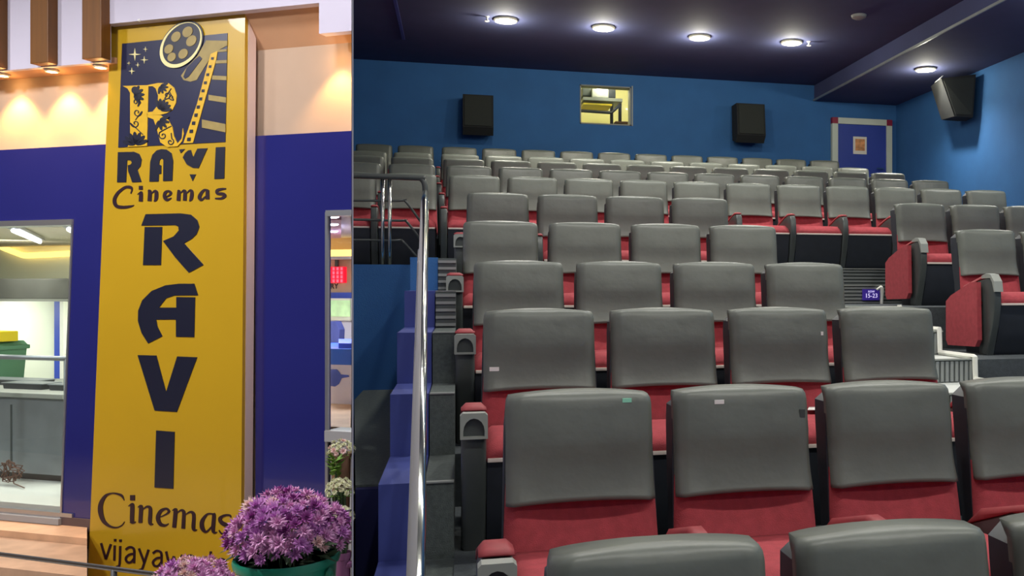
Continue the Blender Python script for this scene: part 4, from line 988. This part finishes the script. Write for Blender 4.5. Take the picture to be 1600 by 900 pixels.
# ------------------------------------------------------------------ flowers
def head_mesh(name, m, n=11, seed=0):
    rnd_ = random.Random(seed); mb = MB()
    for ring, (tilt, L, k) in enumerate(((.25, 1.0, n), (.75, .85, n - 2), (1.2, .55, 6))):
        for i in range(k):
            a = 2 * pi * (i + .5 * ring) / k + rnd_.uniform(-.15, .15); t = tilt + rnd_.uniform(-.15, .15)
            d = Vector((cos(a) * cos(t), sin(a) * cos(t), sin(t))); s = Vector((-sin(a), cos(a), 0)); l = L * rnd_.uniform(.85, 1.1)
            up = Vector((0, 0, .10))
            b = d * .12
            mb.add([b, d * l * .6 + s * .17 - up * .3, d * l + up, d * l * .6 - s * .17 - up * .3, d * l * .55 + up * .9], [(0, 1, 4), (1, 2, 4), (2, 3, 4), (3, 0, 4)])
    mb.ico((0, 0, .1), .22, 1)
    return mb.mesh(name, m)
HEADS = {k: [head_mesh('flower_head', M[k], 11, s) for s in (1, 2)] for k in ('fl1', 'fl2', 'fl3', 'fl4', 'fl5')}
def leaf_mesh(m): return MB().add([(0, 0, 0), (.25, .18, .06), (0, 1, -.08), (-.25, .18, .06), (0, .45, .10)], [(0, 1, 4), (1, 2, 4), (2, 3, 4), (3, 0, 4)]).mesh('leaf', m)
LEAF = leaf_mesh(M['leaf']); LEAF2 = leaf_mesh(M['leaf2'])
def bouquet(lab, c, rx, rz_, n, hr, mix, zbase, seed, group=None, nleaf=40, leaf=None, stem_r=.03, wrap=None):
    """dome of flower heads about c (lobby axes), stems gathered down to zbase"""
    rg = random.Random(seed)
    t = thing('flower_bouquet', lab, 'flowers', (c[0], c[1], zbase), group, True)
    cl = Vector(c) - Vector((c[0], c[1], zbase))
    for i in range(n):
        f = (i + .5) / n; th_ = math.acos(1 - f * 1.12) ; ph = i * 2.39996
        d = Vector((sin(th_) * cos(ph), sin(th_) * sin(ph), cos(th_)))
        k = rg.uniform(.86, 1.08)
        h = rg.choice(HEADS[rg.choices([m for m, _ in mix], [w for _, w in mix])[0]])
        o = obj('flower_head', h, None, None); o.parent = t
        o.location = cl + Vector((d.x * rx * k, d.y * rx * k, d.z * rz_ * k))
        o.rotation_euler = (d + Vector((rg.uniform(-.3, .3), rg.uniform(-.3, .3), .25))).to_track_quat('Z', 'Y').to_euler()
        s = hr * rg.uniform(.8, 1.2); o.scale = (s, s, s)
    for i in range(nleaf):
        ph = rg.uniform(0, 2 * pi); q = rg.uniform(.3, .95)
        o = obj('leaf', leaf or LEAF, None, None); o.parent = t
        o.location = cl + Vector((cos(ph) * rx * q, sin(ph) * rx * q, -rz_ * rg.uniform(.0, .55)))
        o.rotation_euler = (rg.uniform(-.3, .9), rg.uniform(-.5, .5), ph - pi / 2); s = rg.uniform(.6, 1.2) * rx * .45; o.scale = (s, s, s)
    mb = MB()
    for i in range(14):
        ph = i * 2.4; q = rx * .6 * math.sqrt((i + .5) / 14)
        mb.tube([(c[0] + cos(ph) * stem_r * .7, c[1] + sin(ph) * stem_r * .7, zbase), (c[0] + cos(ph) * q, c[1] + sin(ph) * q, c[2])], .004, 5)
    obj('stems', mb, M['leaf'], t)
    if wrap:
        mb = MB().lathe((c[0], c[1], zbase), [(stem_r, .0), (stem_r * 1.1, .03), (rx * .8, cl.z - rz_ * .5), (rx * .95, cl.z - rz_ * .1), (rx * .88, cl.z - rz_ * .1), (rx * .7, cl.z - rz_ * .5), (stem_r, .05)], 14)
        obj('wrapper', mb, M[wrap], t, True)
    return t
def bucket(lab, x, y, zrim, r, m, group=None):
    t = thing('flower_bucket', lab, 'bucket', (x, y, .008), group, True)
    h = zrim - .008
    obj('body', MB().lathe((x, y, .008), [(r * .74, 0), (r * .77, .01), (r * .97, h - .03), (r * .94, h - .03), (r * .73, .02)], 32), M[m], t, True)
    obj('rim', MB().lathe((x, y, zrim), [(r * .96, -.03), (r * 1.03, -.028), (r * 1.05, -.008), (r * 1.03, 0), (r * .97, -.002), (r * .955, -.03)], 32), M[m], t, True)
    for s in (-1, 1): obj('ear', MB().ico((x + s * r * 1.02, y, zrim - .05), (.014, .02, .018)), M[m], t)
    return t
bd = MLI @ at_d(449, 866, 3.2)
bucket('green plastic bucket holding the big mauve bouquet', bd.x, bd.y, bd.z, .168, 'bucket')
bouquet('big domed bouquet of mauve and magenta chrysanthemums in the green bucket', (bd.x + .003, bd.y, bd.z + .055), .182, .155, 170, .031, (('fl1', 5), ('fl2', 5), ('fl3', 1.8), ('fl4', .7)), .03, 3, None, 70)
b2 = MLI @ at_d(537, 862, 3.75)
bucket('slim dark purple pail at the right edge of the lobby', b2.x - .002, b2.y, b2.z, .030, 'bucket2')
bouquet('narrow bunch of dark magenta flowers in the slim purple pail', (b2.x - .004, b2.y, b2.z + .07), .028, .085, 26, .016, (('fl3', 4), ('fl1', 1)), .03, 5, None, 8, stem_r=.012)
hb = [b2 + Vector((-.055 + .02 * 0, .02, .10)), b2 + Vector((-.04, .02, .14)), b2 + Vector((-.012, .02, .165)), b2 + Vector((.02, .02, .17))]
obj('handle', MB().tube(spline([MLI @ at_d(524, 814, 3.78), MLI @ at_d(530, 805, 3.78), MLI @ at_d(540, 799, 3.78), MLI @ at_d(549, 797, 3.78)], 4), .005, 6), M['tray'], bpy.data.objects['flower_bucket.001'], 'all')
b3 = MLI @ at_d(298, 925, 2.9)
bucket('green bucket below the pale pink bouquet in front of the sign', b3.x, b3.y, b3.z - .06, .10, 'bucket')
bouquet('pale pink bouquet peeking up at the bottom before the yellow sign', (b3.x, b3.y, b3.z), .115, .10, 80, .026, (('fl2', 4), ('fl4', 2), ('fl1', 1.5)), .03, 9, None, 30)
for px, py, d, r, rz2, n, mix, lab, lf_, wr in (
        (533, 706, 4.2, .055, .05, 26, (('fl5', 5), ('fl4', 1)), 'topmost white bouquet in front of the glazed door', LEAF2, 'wrap'),
        (531, 768, 4.1, .052, .055, 30, (('fl5', 6),), 'middle creamy white bouquet below the brown wrapper', LEAF2, None),
        (536, 808, 4.0, .036, .045, 22, (('fl5', 6),), 'lowest white bouquet just above the slim purple pail', LEAF2, None)):
    p = MLI @ at_d(px, py, d)
    bouquet(lab, (p.x, p.y, p.z), r, rz2, n, .016, mix, .008, int(py), 'white bouquets by the glazed door', 26, lf_, .02, wr)
p = MLI @ at_d(524, 728, 4.15)
t = thing('leafy_plant', 'small bright green leafy plant between the white bouquets', 'plant', (p.x, p.y, .008), None, True)
rg = random.Random(2)
for i in range(34):
    ph = rg.uniform(0, 2 * pi); o = obj('leaf', LEAF2, None, None); o.parent = t
    o.location = (cos(ph) * .012, sin(ph) * .012, p.z - .008 + rg.uniform(-.05, .03)); o.rotation_euler = (rg.uniform(.2, 1.3), 0, ph); s = rg.uniform(.04, .065); o.scale = (s, s, s)
obj('stem', MB().tube([(p.x, p.y, .008), (p.x + .004, p.y, p.z)], .006, 6), M['leaf'], t)

# unseen spots added under the lobby ceiling to light the shop front
for x, y, e in ((-1.8, -2.5, 1.7), (-.2, -2.5, 1.7), (1.1, -1.3, .6)):
    q = ML @ Vector((x, y, LCZ - .06)); lamp('lobby_key_spot', 'SPOT', q, LOBBY_KEY_W * e * 3.2, (.98, .97, 1), ML @ Vector((x, y + 1.9, .6)), spot_size=radians(120), spot_blend=.8, shadow_soft_size=.14)
